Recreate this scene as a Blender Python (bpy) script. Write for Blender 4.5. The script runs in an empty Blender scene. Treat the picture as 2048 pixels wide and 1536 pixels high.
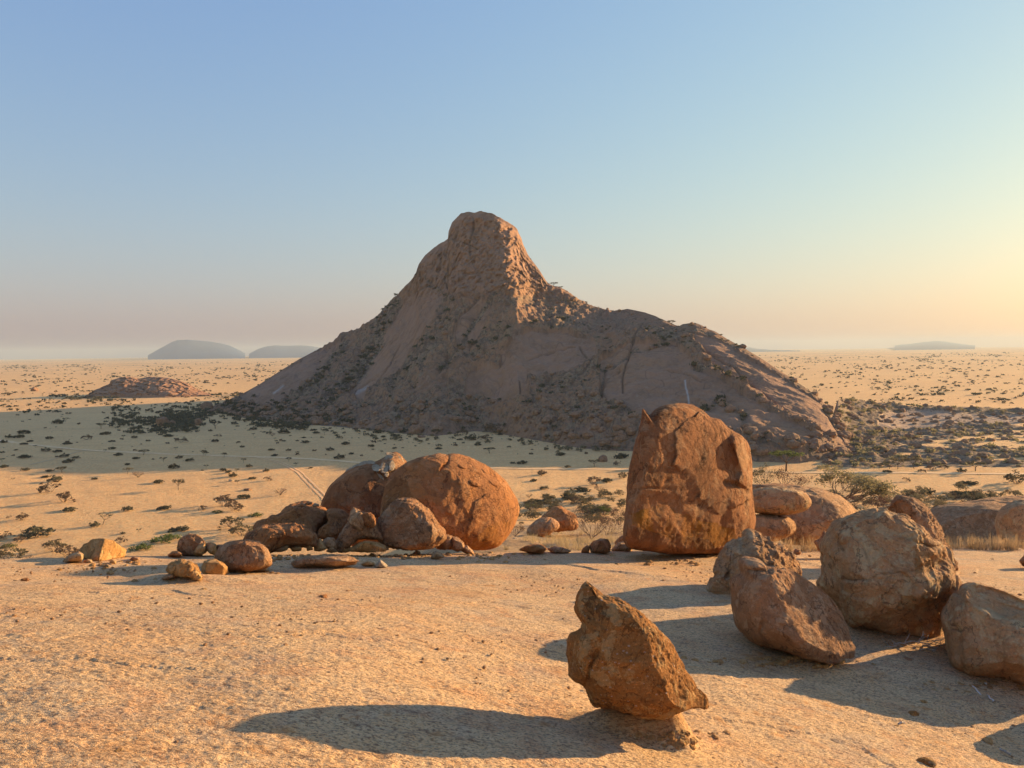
import bpy, math, random
import numpy as np
from mathutils import Vector, Matrix

sc = bpy.context.scene
col = sc.collection
R = math.radians
RNG = np.random.default_rng(7)
random.seed(7)

# ------------------------------------------------------------------ camera, sky, sun, exposure
CAMZ = 45.0
FPX = 1577.0                       # focal length in pixels of the 2048 px wide photograph
PITCH = math.atan(67 / FPX)
ROLL = math.atan(26 / 2048)
fw = np.array([0, math.cos(PITCH), -math.sin(PITCH)])
up0 = np.array([0, math.sin(PITCH), math.cos(PITCH)])
rt0 = np.array([1.0, 0, 0])
rt = math.cos(ROLL) * rt0 - math.sin(ROLL) * up0
up = math.sin(ROLL) * rt0 + math.cos(ROLL) * up0
cam_d = bpy.data.cameras.new('camera'); cam = bpy.data.objects.new('camera', cam_d); col.objects.link(cam)
cam_d.sensor_width = 36; cam_d.lens = 36 * FPX / 2048
cam_d.clip_start = 0.1; cam_d.clip_end = 60000
M = Matrix(((rt[0], up[0], -fw[0], 0), (rt[1], up[1], -fw[1], 0), (rt[2], up[2], -fw[2], CAMZ), (0, 0, 0, 1)))
cam.matrix_world = M
sc.camera = cam

EXPOSURE = 1.32
SUN_AZ, SUN_EL = R(60.0), R(10.0)   # azimuth measured from the view direction (+Y) towards +X
S = np.array([math.sin(SUN_AZ) * math.cos(SUN_EL), math.cos(SUN_AZ) * math.cos(SUN_EL), math.sin(SUN_EL)])
world = bpy.data.worlds.new('World'); sc.world = world; world.use_nodes = True
wn = world.node_tree; wn.nodes.clear()
wo = wn.nodes.new('ShaderNodeOutputWorld'); bg = wn.nodes.new('ShaderNodeBackground')
sky = wn.nodes.new('ShaderNodeTexSky'); sky.sky_type = 'NISHITA'; sky.sun_disc = False
sky.sun_elevation = SUN_EL; sky.sun_rotation = SUN_AZ
sky.altitude = 0; sky.air_density = 2.0; sky.dust_density = 0.7; sky.ozone_density = 0.5
bg.inputs['Strength'].default_value = 0.10
# the photograph's tone curve on the sky: each channel of the whole dome softly compressed, alike in every direction
sep = wn.nodes.new('ShaderNodeSeparateColor'); comb = wn.nodes.new('ShaderNodeCombineColor'); wn.links.new(sky.outputs[0], sep.inputs[0])
for k_, (g_, a_) in enumerate(((.83, .136), (.74, .211), (.303, .530))):
    p_ = wn.nodes.new('ShaderNodeMath'); p_.operation = 'POWER'; p_.inputs[1].default_value = g_
    m_ = wn.nodes.new('ShaderNodeMath'); m_.operation = 'MULTIPLY'; m_.inputs[1].default_value = a_ / .1 / 2 ** EXPOSURE
    wn.links.new(sep.outputs[k_], p_.inputs[0]); wn.links.new(p_.outputs[0], m_.inputs[0]); wn.links.new(m_.outputs[0], comb.inputs[k_])
wn.links.new(comb.outputs[0], bg.inputs[0]); wn.links.new(bg.outputs[0], wo.inputs[0])
sun_d = bpy.data.lights.new('sun', 'SUN'); sun_d.energy = 4.6; sun_d.angle = R(0.6); sun_d.color = (1.0, 0.69, 0.35)
sun = bpy.data.objects.new('sun', sun_d); col.objects.link(sun)
sun.rotation_euler = Vector(-S).to_track_quat('-Z', 'Y').to_euler()
sc.view_settings.view_transform = 'Standard'
try: sc.view_settings.look = 'None'
except Exception: pass
sc.view_settings.exposure = EXPOSURE
sc.view_settings.gamma = 1.0
sc.view_settings.use_curve_mapping = False
sc.render.engine = 'CYCLES'
cy = sc.cycles
cy.max_bounces = 6; cy.diffuse_bounces = 5; cy.glossy_bounces = 1; cy.transmission_bounces = 1; cy.volume_bounces = 1
cy.transparent_max_bounces = 4; cy.use_denoising = True
HAZE_DENSITY = 0.00007

# ------------------------------------------------------------------ pixel rays
def ray(px, py):
    px = np.asarray(px, float); py = np.asarray(py, float)
    d = fw * FPX + rt * (px[..., None] - 1024) + up * (768 - py[..., None])
    return d / d[..., 1:2]
def P(px, py, Y):
    d = ray(px, py)
    return np.array([0, 0, CAMZ]) + d * np.asarray(Y, float)[..., None]
def horizon(px): return 701.0 - (np.asarray(px, float) - 1024) * math.tan(ROLL)

# ------------------------------------------------------------------ noise
_perm = np.random.default_rng(11).permutation(256).astype(np.int64); _perm = np.concatenate([_perm, _perm, _perm])
_g = np.random.default_rng(12).normal(size=(256, 3)); _g /= np.linalg.norm(_g, axis=1)[:, None]
def noise3(p):
    i = np.floor(p).astype(np.int64); f = p - i; i &= 255
    u = f * f * f * (f * (f * 6 - 15) + 10)
    out = 0
    for dx in (0, 1):
        wx = u[:, 0] if dx else 1 - u[:, 0]
        a = _perm[(i[:, 0] + dx) & 255]
        for dy in (0, 1):
            wy = u[:, 1] if dy else 1 - u[:, 1]
            b = _perm[(a + i[:, 1] + dy) & 255]
            for dz in (0, 1):
                wz = u[:, 2] if dz else 1 - u[:, 2]
                g = _g[_perm[(b + i[:, 2] + dz) & 255]]
                out = out + wx * wy * wz * (g[:, 0] * (f[:, 0] - dx) + g[:, 1] * (f[:, 1] - dy) + g[:, 2] * (f[:, 2] - dz))
    return out * 1.6
def fbm(p, o=4, gain=0.5, ridge=False):
    s = 0; a = 1.0; t = 0; q = p.copy()
    for k in range(o):
        n = noise3(q + 17.3 * k)
        s = s + a * ((1 - 2 * np.abs(n)) if ridge else n); t += a; a *= gain; q = q * 2.03
    return s / t
def sstep(a, b, x):
    t = np.clip((x - a) / (b - a), 0, 1); return t * t * (3 - 2 * t)
def xyz(x, y, z=0.0): return np.stack([x, y, np.broadcast_to(z, x.shape)], -1)

# ------------------------------------------------------------------ terrain heights
def sstep(a, b, x):
    t = np.clip((x - a) / (b - a), 0, 1); return t * t * (3 - 2 * t)
def slab_h(x, y):
    h0 = slab_h0(x); yr = h0 / .1145 - .45
    z = CAMZ - h0 - .1455 * y - .055 * np.maximum(y - yr, 0) ** 2 - .012 * np.minimum(y, 0) ** 2 - .03 * np.maximum(np.abs(x) - 17, 0) ** 2
    xe = np.where(x < -1, -1 - .9 * np.tanh((-1 - x) / .9), np.where(x > 4.5, 4.5 + 1.5 * np.tanh((x - 4.5) / 1.5), x))
    return z - .165 * xe * (1 - sstep(6.5, 14, y))
def slab_h0(x): return 2.02 + .055 * np.clip(x, -10, 12)
def plain_h(x, y):
    r = np.hypot(x, y)
    q = xyz(x / 90, y / 90)
    return fbm(q, 2) * 1.2 * sstep(120, 300, r) * (1 - sstep(2000, 4000, r))
def ground_h(x, y):
    r = np.hypot(x, y) + 1e-6
    a = np.where(y > 0, x / np.maximum(y, 1e-3), np.sign(x) * 9)
    s = .45 - .235 * sstep(-.40, -.02, a) * (1 - sstep(.72, 1.3, a))
    rr = np.where(a > -3, r, r)
    h0 = slab_h0(x); yr = h0 / .1145 - .45
    line = CAMZ - h0 - .5 - 1.6 * (1 - sstep(9, 16, y)) - .1455 * np.clip(y, -10, yr) - s * np.maximum(rr * np.where(np.abs(a) < .8, 1 / np.sqrt(1 + a * a), .78) - yr, 0)
    pl = plain_h(x, y)
    k = 2.5; d = (line - pl)
    return pl + np.where(d > 20, d, k * np.log1p(np.exp(np.minimum(d, 20) / k)))
def terrain(x, y):
    x = np.asarray(x, float); y = np.asarray(y, float)
    g = ground_h(x, y)
    return np.where(np.hypot(x, y) < 33, np.maximum(g, slab_h(x, y)), g)
_ys = np.concatenate([np.linspace(3, 30, 500), np.geomspace(30, 14000, 1400)[1:]])
def G(px, py, fn=None):
    """where the ray through a pixel meets the ground"""
    d = ray(np.array(float(px)), np.array(float(py)))
    x = d[0] * _ys; z = CAMZ + d[2] * _ys
    h = (fn or terrain)(x, _ys)
    below = np.nonzero(z < h)[0]
    if not len(below): return np.array([x[-1], _ys[-1], h[-1]])
    i = below[0]
    if i == 0: return np.array([x[0], _ys[0], h[0]])
    t = (z[i-1] - h[i-1]) / ((z[i-1] - h[i-1]) - (z[i] - h[i]))
    Y = _ys[i-1] + t * (_ys[i] - _ys[i-1])
    X = d[0] * Y
    return np.array([X, Y, float((fn or terrain)(np.array([X]), np.array([Y]))[0])])

# ------------------------------------------------------------------ mesh helpers
def make_mesh(name, V, F, mats=(), smooth=True, midx=None, attrs=None):
    V = np.asarray(V, np.float32); F = np.asarray(F, np.int32)
    me = bpy.data.meshes.new(name)
    me.vertices.add(len(V)); me.vertices.foreach_set('co', V.ravel())
    k = F.shape[1]
    me.loops.add(F.size); me.loops.foreach_set('vertex_index', F.ravel())
    me.polygons.add(len(F)); me.polygons.foreach_set('loop_start', np.arange(0, F.size, k, dtype=np.int32))
    me.polygons.foreach_set('use_smooth', np.full(len(F), smooth))
    for m in mats: me.materials.append(m)
    if midx is not None: me.polygons.foreach_set('material_index', np.asarray(midx, np.int32))
    for an, av in (attrs or {}).items():
        at = me.attributes.new(an, 'FLOAT', 'POINT'); at.data.foreach_set('value', np.asarray(av, np.float32))
    me.update(calc_edges=True)
    return me
def link(name, me, parent=None, loc=(0, 0, 0), **kw):
    o = bpy.data.objects.new(name, me); col.objects.link(o)
    o.location = loc
    if parent: o.parent = parent
    for k, v in kw.items():
        if v: o[k] = v
    return o
def grid_faces(nr, nc, wrap=False):
    i = np.arange(nr - 1)[:, None]; j = np.arange(nc if wrap else nc - 1)[None, :]
    j2 = (j + 1) % nc
    a = i * nc + j; b = i * nc + j2; c = (i + 1) * nc + j2; d = (i + 1) * nc + j
    return np.stack(np.broadcast_arrays(a, b, c, d), -1).reshape(-1, 4)
def vnormals(V, F):
    if F.shape[1] == 4:
        n = np.cross(V[F[:, 2]] - V[F[:, 0]], V[F[:, 3]] - V[F[:, 1]])
    else:
        n = np.cross(V[F[:, 1]] - V[F[:, 0]], V[F[:, 2]] - V[F[:, 0]])
    N = np.zeros_like(V)
    for k in range(F.shape[1]):
        for c in range(3): N[:, c] += np.bincount(F[:, k], n[:, c], len(V))
    return N / (np.linalg.norm(N, axis=1)[:, None] + 1e-12)

# ------------------------------------------------------------------ materials
class NT:
    def __init__(s, name):
        s.m = bpy.data.materials.new(name); s.m.use_nodes = True; s.t = s.m.node_tree; s.t.nodes.clear()
        s.out = s.n('ShaderNodeOutputMaterial'); s.b = s.n('ShaderNodeBsdfPrincipled')
        s.l(s.b.outputs[0], s.out.inputs[0]); s.b.inputs['Roughness'].default_value = .9
        s.b.inputs['Specular IOR Level'].default_value = .15
        s.co = s.n('ShaderNodeTexCoord').outputs['Object']
    def n(s, t, **k):
        x = s.t.nodes.new(t)
        for a, b in k.items(): setattr(x, a, b)
        return x
    def l(s, a, b): s.t.links.new(a, b)
    def map(s, scale=(1, 1, 1), rot=(0, 0, 0), src=None):
        m = s.n('ShaderNodeMapping'); m.inputs['Scale'].default_value = scale; m.inputs['Rotation'].default_value = rot
        s.l(src or s.co, m.inputs[0]); return m.outputs[0]
    def noise(s, sc_, det=4, rough=.55, src=None, dist=0.0, color=False):
        x = s.n('ShaderNodeTexNoise'); x.inputs['Scale'].default_value = sc_; x.inputs['Detail'].default_value = det
        x.inputs['Roughness'].default_value = rough; x.inputs['Distortion'].default_value = dist
        s.l(src or s.co, x.inputs['Vector']); return x.outputs['Color' if color else 'Fac']
    def voro(s, sc_, src=None, feat='F1'):
        x = s.n('ShaderNodeTexVoronoi'); x.feature = feat; x.inputs['Scale'].default_value = sc_; s.l(src or s.co, x.inputs['Vector']); return x
    def ramp(s, fac, a, b, c0=0.0, c1=1.0):
        x = s.n('ShaderNodeMapRange'); x.interpolation_type = 'SMOOTHSTEP'
        x.inputs['From Min'].default_value = a; x.inputs['From Max'].default_value = b
        x.inputs['To Min'].default_value = c0; x.inputs['To Max'].default_value = c1
        s.l(fac, x.inputs['Value']); return x.outputs[0]
    def mix(s, fac, a, b, mode='MIX'):
        x = s.n('ShaderNodeMix'); x.data_type = 'RGBA'; x.blend_type = mode
        for v, k in ((fac, 0), (a, 6), (b, 7)):
            if isinstance(v, (int, float)): x.inputs[k].default_value = v
            elif isinstance(v, tuple): x.inputs[k].default_value = (*v, 1)
            else: s.l(v, x.inputs[k])
        return x.outputs[2]
    def math(s, op, a, b=0.0, clamp=False):
        x = s.n('ShaderNodeMath'); x.operation = op; x.use_clamp = clamp
        for v, k in ((a, 0), (b, 1)):
            if isinstance(v, (int, float)): x.inputs[k].default_value = v
            else: s.l(v, x.inputs[k])
        return x.outputs[0]
    def attr(s, name):
        x = s.n('ShaderNodeAttribute'); x.attribute_name = name; return x.outputs['Fac']
    def bump(s, h, dist, strength=1.0, prev=None):
        x = s.n('ShaderNodeBump'); x.inputs['Strength'].default_value = strength; x.inputs['Distance'].default_value = dist
        s.l(h, x.inputs['Height'])
        if prev is not None: s.l(prev, x.inputs['Normal'])
        return x.outputs[0]
    def done(s, colr, nrm=None):
        s.l(colr, s.b.inputs['Base Color'])
        if nrm is not None: s.l(nrm, s.b.inputs['Normal'])
        return s.m

def rock_mat(name, c1, c2, c3, stain=.5, size=1.0, streak=.5, grain=1.0, pale=(.52, .37, .24)):
    """weathered granite: two rinds, dark varnish, vertical wash streaks, coarse crystals; size in metres of the larger patches"""
    t = NT(name)
    big = t.noise(1.1 / size, 5, .6, dist=.6)
    c = t.mix(t.ramp(big, .38, .62), c1, c2)
    med = t.noise(3.4 / size, 6, .65, dist=.8)
    c = t.mix(t.math('MULTIPLY', t.ramp(med, .52, .68), stain), c, c3)
    st = t.noise(2.2 / size, 5, .6, src=t.map((3.2, 3.2, .28)))
    c = t.mix(t.math('MULTIPLY', t.ramp(st, .52, .7), streak), c, tuple(x * .55 for x in c1))
    st2 = t.noise(2.9 / size, 4, .6, src=t.map((4.0, 4.0, .22)))
    c = t.mix(t.math('MULTIPLY', t.ramp(st2, .6, .75), streak * .6), c, pale)
    ch = t.noise(5.0 / size, 7, .75, dist=.4)
    c = t.mix(t.math('MULTIPLY', t.ramp(ch, .52, .66), .5), c, pale)
    ch2 = t.noise(7.0 / size, 7, .8, dist=.4, src=t.map((1, 1, 1), (2, 1, 0)))
    c = t.mix(t.math('MULTIPLY', t.ramp(ch2, .53, .68), .45), c, tuple(x * .6 for x in c3))
    g = t.noise(42 / size ** .5, 3, .7)
    c = t.mix(t.math('MULTIPLY', t.ramp(g, .54, .72), .42 * grain), c, tuple(min(1, x * 2.0 + .05) for x in c1))
    g2 = t.noise(30 / size ** .5, 3, .7, src=t.map((1, 1, 1), (1, 2, 3)))
    c = t.mix(t.math('MULTIPLY', t.ramp(g2, .56, .72), .55 * grain), c, tuple(x * .35 for x in c3))
    if grain > 1.2:
        cx = t.voro(17, src=t.map((1, 1, 1.6), (.4, .3, 0))).outputs['Distance']
        c = t.mix(t.math('MULTIPLY', t.ramp(cx, .22, .14), t.ramp(t.noise(6, 3, .6), .48, .56)), c, (.62, .44, .33))
    # exfoliation: the outer rind has come away in sheets with sharp lips
    p1 = t.noise(1.5 / size, 6, .62, dist=.5, src=t.map((1, 1, .8), (3, 1, 2))); s1 = t.ramp(p1, .500, .512)
    p2 = t.noise(3.6 / size, 5, .65, dist=.4, src=t.map((1, 1, .8), (5, 2, 2))); s2 = t.ramp(p2, .55, .565)
    c = t.mix(t.math('MULTIPLY', s1, .28), c, tuple(x * .8 for x in c2)); c = t.mix(t.math('MULTIPLY', s2, .35), c, pale)
    lip = t.math('MULTIPLY', t.ramp(p1, .488, .500), t.ramp(p1, .515, .503)); c = t.mix(t.math('MULTIPLY', lip, .55), c, tuple(x * .4 for x in c3))
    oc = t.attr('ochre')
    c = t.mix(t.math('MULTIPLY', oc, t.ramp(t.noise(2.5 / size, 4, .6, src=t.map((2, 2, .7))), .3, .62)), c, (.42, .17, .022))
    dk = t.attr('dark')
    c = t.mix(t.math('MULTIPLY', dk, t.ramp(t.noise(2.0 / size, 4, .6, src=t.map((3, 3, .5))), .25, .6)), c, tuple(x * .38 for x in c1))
    pa = t.attr('pale')
    c = t.mix(t.math('MULTIPLY', pa, .8), c, pale)
    n = t.bump(t.math('ADD', s1, t.math('MULTIPLY', s2, .5)), .055 * size, .9)
    n = t.bump(t.noise(4.5 / size, 8, .74, dist=.3), .17 * size, 1.0, n)
    n = t.bump(t.noise(16 / size, 6, .75), .05 * size, .9 * min(1, .4 + grain * .6), n)
    n = t.bump(t.voro(26 / size ** .5).outputs['Distance'], .012 * size ** .5, .55 * grain, n)
    return t.done(c, n)

M_ORANGE = rock_mat('granite_orange', (0.582, 0.241, 0.083), (0.495, 0.218, 0.094), (0.291, 0.124, 0.064), .6, 1.6, .45, .6, (0.728, 0.393, 0.186))
M_TALL = rock_mat('granite_red_brown', (0.504, 0.216, 0.085), (0.420, 0.179, 0.076), (0.239, 0.101, 0.048), .6, 2.0, .8, .6, (0.644, 0.389, 0.207))
M_BROWN = rock_mat('granite_brown', (0.541, 0.263, 0.122), (0.457, 0.229, 0.110), (0.253, 0.127, 0.070), .6, 1.0, .4, .8, (0.778, 0.508, 0.298))
M_PINK = rock_mat('granite_pinkish', (0.755, 0.414, 0.199), (0.633, 0.334, 0.159), (0.429, 0.213, 0.104), .55, 1.3, .5, .8, (0.860, 0.706, 0.399))
M_YELLOW = rock_mat('granite_yellow', (0.719, 0.378, 0.132), (0.604, 0.309, 0.118), (0.345, 0.168, 0.066), .5, .8, .2, .8, (0.860, 0.589, 0.291))
M_COARSE = rock_mat('granite_coarse', (0.484, 0.207, 0.058), (0.406, 0.183, 0.058), (0.234, 0.099, 0.036), .6, .7, .15, 1.5, (0.780, 0.530, 0.244))
M_PALE = rock_mat('granite_pale', (.58, .42, .26), (.50, .35, .21), (.3, .2, .12), .4, .7, .1, .6, (.66, .54, .40))
M_OLIVE = rock_mat('granite_drab', (0.619, 0.336, 0.160), (0.525, 0.274, 0.134), (0.300, 0.159, 0.084), .5, 1.0, .3, .7, (0.860, 0.584, 0.336))

def slab_mat():
    t = NT('granite_slab')
    big = t.noise(.55, 4, .6, dist=.8)
    c = t.mix(t.ramp(big, .42, .58), (.82, .535, .275), (.80, .48, .225))
    pk = t.noise(1.7, 5, .6, dist=.5)
    c = t.mix(t.math('MULTIPLY', t.ramp(pk, .50, .64), .6), c, (.66, .33, .16))
    gy = t.noise(.9, 6, .65, dist=.8, src=t.map((1, 1.4, 1), (2, 1, .3)))
    c = t.mix(t.math('MULTIPLY', t.ramp(gy, .52, .64), .5), c, (.56, .42, .29))
    lg = t.noise(1.1, 5, .6, src=t.map((1, 1.6, 1), (0, 0, .3)))
    c = t.mix(t.math('MULTIPLY', t.ramp(lg, .55, .7), .45), c, (.60, .42, .26))
    gr = t.noise(38, 3, .75, src=t.map((.75, 1.3, 1), (0, 0, .25)))
    c = t.mix(t.math('MULTIPLY', t.ramp(gr, .51, .58), .85), c, (.26, .14, .075))
    gr2 = t.noise(55, 3, .7, src=t.map((1, 1, 1), (1, 2, .3)))
    c = t.mix(t.math('MULTIPLY', t.ramp(gr2, .52, .62), .6), c, (.85, .64, .38))
    gr3 = t.noise(16, 5, .75, src=t.map((.6, 1.5, 1), (0, 0, .3)))
    c = t.mix(t.math('MULTIPLY', t.ramp(gr3, .53, .64), .6), c, (.27, .16, .10))
    pit_shade = t.noise(7, 6, .8, src=t.map((.5, 1.5, 1), (0, 0, .3)))
    c = t.mix(t.math('MULTIPLY', t.ramp(pit_shade, .54, .66), .75), c, (.25, .14, .08))  # darkness of shadowed pits put into the colour, without any hollows
    org = t.noise(4.0, 5, .7)
    c = t.mix(t.math('MULTIPLY', t.ramp(org, .56, .70), .6), c, (.62, .27, .08))
    c = t.mix(t.attr('ochre'), c, (.46, .20, .06))
    n = t.bump(t.noise(3.0, 8, .72, src=t.map((.8, 1.3, 1), (0, 0, .3))), .05, .9)
    n = t.bump(gr3, .030, 1.0, n)
    n = t.bump(gr, .020, 1.0, n)
    return t.done(c, n)
def ground_mat():
    t = NT('dry_grass_plain')
    c = t.mix(t.ramp(t.noise(.006, 5, .6), .35, .65), (.86, .465, .185), (.90, .52, .21))
    c = t.mix(t.math('MULTIPLY', t.ramp(t.noise(.02, 6, .65, src=t.map((1, 2, 1))), .5, .7), .6), c, (.76, .41, .17))
    c = t.mix(t.math('MULTIPLY', t.ramp(t.noise(.12, 6, .7), .5, .68), .45), c, (.66, .36, .155))
    c = t.mix(t.math('MULTIPLY', t.ramp(t.noise(.7, 6, .8), .48, .58), .75), c, (.88, .60, .28))
    c = t.mix(t.math('MULTIPLY', t.ramp(t.noise(1.1, 5, .75, src=t.map((1, 1, 1), (1, 2, 3))), .50, .62), .7), c, (.52, .29, .12))
    c = t.mix(t.math('MULTIPLY', t.ramp(t.noise(.06, 6, .7, src=t.map((.5, 2.2, 1), (0, 0, .2))), .50, .62), .6), c, (.72, .41, .175))
    # far away the scrub reads as dark flecks and bands in the plain's own colour
    cd = t.n('ShaderNodeVectorMath'); cd.operation = 'LENGTH'; t.l(t.co, cd.inputs[0])
    far = t.ramp(cd.outputs['Value'], 1200, 4500)
    f1 = t.noise(.018, 6, .8); f2 = t.noise(.0022, 5, .6, src=t.map((1, 2.5, 1)))
    fl = t.math('MULTIPLY', t.ramp(t.math('ADD', f1, t.math('MULTIPLY', f2, .6)), .80, .95), far)
    c = t.mix(t.math('MULTIPLY', fl, .75), c, (.13, .105, .075))
    hs = t.attr('hillside')
    hc = t.mix(t.ramp(t.noise(.5, 6, .7), .4, .62), (.50, .31, .16), (.66, .43, .22))
    hc = t.mix(t.math('MULTIPLY', t.ramp(t.noise(2.2, 6, .75), .5, .66), .6), hc, (.22, .13, .075))
    c = t.mix(hs, c, hc)
    n = t.bump(t.noise(.5, 7, .78), .8, .8)
    n = t.bump(t.noise(2.5, 6, .8), .25, .9, n)
    return t.done(c, n)
def hill_mat(name, rockc=(.30, .165, .105), sc_=1.0, warm=(.34, .17, .09)):
    t = NT(name)
    c = t.mix(t.ramp(t.noise(.012 / sc_, 5, .6), .35, .65), rockc, warm)
    c = t.mix(t.math('MULTIPLY', t.ramp(t.noise(.05 / sc_, 6, .65, dist=.7), .5, .68), .6), c, tuple(x * .68 for x in rockc))
    st = t.noise(.10 / sc_, 5, .6, src=t.map((2.5, 2.5, .22)))
    c = t.mix(t.math('MULTIPLY', t.ramp(st, .5, .66), .6), c, tuple(x * .55 for x in rockc))
    st = t.noise(.14 / sc_, 5, .6, src=t.map((2.5, 2.5, .2), (0, 0, 1)))
    c = t.mix(t.math('MULTIPLY', t.ramp(st, .56, .7), .45), c, (.42, .29, .20))
    c = t.mix(t.math('MULTIPLY', t.ramp(t.noise(.6 / sc_, 5, .75), .54, .7), .5), c, tuple(x * .5 for x in rockc))
    c = t.mix(t.math('MULTIPLY', t.attr('ochre'), .5), c, (.36, .18, .085))
    c = t.mix(t.math('MULTIPLY', t.attr('slab'), .7), c, tuple(min(1, x * 1.3) for x in rockc))
    veg = t.attr('veg')
    vc = t.mix(t.ramp(t.noise(.16 / sc_, 6, .75), .42, .6), (.31, .205, .12), (.17, .10, .065))
    vc = t.mix(t.ramp(t.noise(.45 / sc_, 4, .7), .54, .62), vc, (.10, .075, .05))
    vf = t.ramp(t.math('ADD', veg, t.math('MULTIPLY', t.math('SUBTRACT', t.noise(.22 / sc_, 5, .75), .5), 1.3)), .42, .62)
    c = t.mix(vf, c, vc)
    c = t.mix(t.attr('pale'), c, (.55, .50, .45))
    c = t.mix(t.attr('dark'), c, (.085, .055, .045))
    n = t.bump(t.noise(.10 / sc_, 7, .7, dist=.4), 3.0 * sc_, .7)
    n = t.bump(t.noise(.5 / sc_, 6, .75), .9 * sc_, .7, n)
    return t.done(c, n)
def flat_mat(name, c1, c2=None, nsc=2.0, rough=.9, trans=0.0):
    t = NT(name); t.b.inputs['Roughness'].default_value = rough
    c2 = c2 or tuple(x * .6 for x in c1)
    oi = t.n('ShaderNodeObjectInfo').outputs['Random']
    c = t.mix(t.ramp(t.noise(nsc, 4, .7), .38, .62), c1, c2)
    hs = t.n('ShaderNodeHueSaturation'); t.l(c, hs.inputs['Color'])
    t.l(t.ramp(oi, 0, 1, .7, 1.25), hs.inputs['Value'])
    t.l(hs.outputs[0], t.b.inputs['Base Color'])
    if trans:
        tr = t.n('ShaderNodeBsdfTranslucent'); t.l(hs.outputs[0], tr.inputs['Color'])
        ms = t.n('ShaderNodeMixShader'); ms.inputs[0].default_value = trans
        t.l(t.b.outputs[0], ms.inputs[1]); t.l(tr.outputs[0], ms.inputs[2]); t.l(ms.outputs[0], t.out.inputs[0])
    return t.m
M_SLAB = slab_mat(); M_GROUND = ground_mat()
M_HILL = hill_mat('granite_hill', (.30, .168, .104), 1.0, (.36, .19, .10))
M_OUTC = hill_mat('granite_outcrop', (.36, .19, .115), .8, (.42, .22, .12))
M_RISE = hill_mat('rocky_rise', (.42, .28, .19), .7, (.46, .30, .19))
M_FAR = flat_mat('far_hill_haze_blue', (.05, .09, .17), (.06, .09, .15), .002)  # blue of the distant haze put into the hills' base colour
M_TRACK = flat_mat('track_dust', (.88, .56, .28), (.80, .50, .24), .8)
M_LEAFD = flat_mat('leaf_dark', (.125, .110, .062), (.080, .072, .045), 3, trans=.25)
M_LEAFG = flat_mat('leaf_green', (.16, .19, .050), (.10, .12, .035), 3, trans=.35)
M_LEAFO = flat_mat('leaf_olive', (.19, .155, .085), (.13, .105, .06), 3, trans=.3)
M_LEAFL = flat_mat('leaf_light', (.27, .225, .12), (.20, .165, .085), 3, trans=.35)
M_LEAFB = flat_mat('leaf_brown', (.17, .11, .065), (.12, .08, .05), 3, trans=.2)
M_LEAFR = flat_mat('twig_red', (.25, .125, .085), (.18, .09, .06), 3, trans=.15)
M_TWIG = flat_mat('twig_grey', (.19, .13, .09), (.12, .08, .055), 4)
M_BARK = flat_mat('bark', (.16, .10, .065), (.09, .06, .04), 6)
M_STRAW = flat_mat('straw', (.72, .54, .30), (.58, .42, .22), 3, trans=.35)
M_TAN = flat_mat('grass_tan', (.50, .36, .20), (.38, .26, .15), 3, trans=.3)
M_DEAD = flat_mat('bleached_wood', (.60, .52, .44), (.42, .34, .27), 8)

# ------------------------------------------------------------------ ground sheet
def polar_sheet(fn, radii, angs):
    r, a = np.meshgrid(radii, angs, indexing='ij')
    x = (r * np.sin(a)).ravel(); y = (r * np.cos(a)).ravel()
    return x, y, fn(x, y), grid_faces(len(radii), len(angs), wrap=True)
def angles(nf, nc, half=38):
    fine = np.linspace(-R(half), R(half), nf)
    rest = np.linspace(R(half), 2 * math.pi - R(half), nc + 2)[1:-1]
    return np.concatenate([fine, rest])
def ground_fn(x, y):
    z = ground_h(x, y)
    r = np.hypot(x, y)
    near = (1 - sstep(110, 200, r)) * sstep(22, 40, r)
    z = z + near * (fbm(xyz(x / 7, y / 7), 4) * .8 + fbm(xyz(x / 1.5, y / 1.5), 3) * .12)
    z = z + sstep(150, 260, r) * (1 - sstep(1200, 2000, r)) * fbm(xyz(x / 8, y / 8), 3) * .25
    return z
x, y, z, F = polar_sheet(ground_fn, np.concatenate([[2, 8, 14, 18], np.geomspace(20, 420, 230), np.geomspace(430, 16000, 80)]), angles(520, 60))
hs = np.clip((z - 2) / 8, 0, 1)
link('ground', make_mesh('ground', np.stack([x, y, z], -1), F, [M_GROUND], attrs={'hillside': hs}), kind='structure', label='straw coloured grass plain running out to the horizon')

# ------------------------------------------------------------------ foreground slab
def poly_dist(px, py, pts):
    d = np.full(px.shape, 1e9)
    for (ax, ay), (bx, by) in zip(pts[:-1], pts[1:]):
        vx, vy = bx - ax, by - ay
        t = np.clip(((px - ax) * vx + (py - ay) * vy) / (vx * vx + vy * vy + 1e-9), 0, 1)
        d = np.minimum(d, np.hypot(px - ax - t * vx, py - ay - t * vy))
    return d
ped = G(1290, 1462)
MOUNDS = []   # x, y, rx, ry, h
def mound(px, py, rx, ry, h):
    g = G(px, py, slab_h); MOUNDS.append((g[0], g[1], rx, ry, h))
mound(1275, 1466, .42, .20, .17); mound(1345, 1484, .15, .26, .16)
mound(1650, 1335, .5, .25, .06); mound(375, 1165, .9, .35, .10)
mound(1150, 1240, .25, .3, .03); mound(660, 1125, 1.6, .7, .10); mound(1790, 1225, 1.2, .5, .1)
mound(880, 1150, 3.5, 1.2, .08); mound(1980, 1420, .6, .3, .05); mound(1200, 1150, 2.2, .7, .06)
def slab_full(x, y):
    z = slab_h(x, y)
    for mx, my, rx, ry, h in MOUNDS:
        q = ((x - mx) / rx) ** 2 + ((y - my) / ry) ** 2
        z = z + h * np.exp(-q ** 1.5)
    return z
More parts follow.
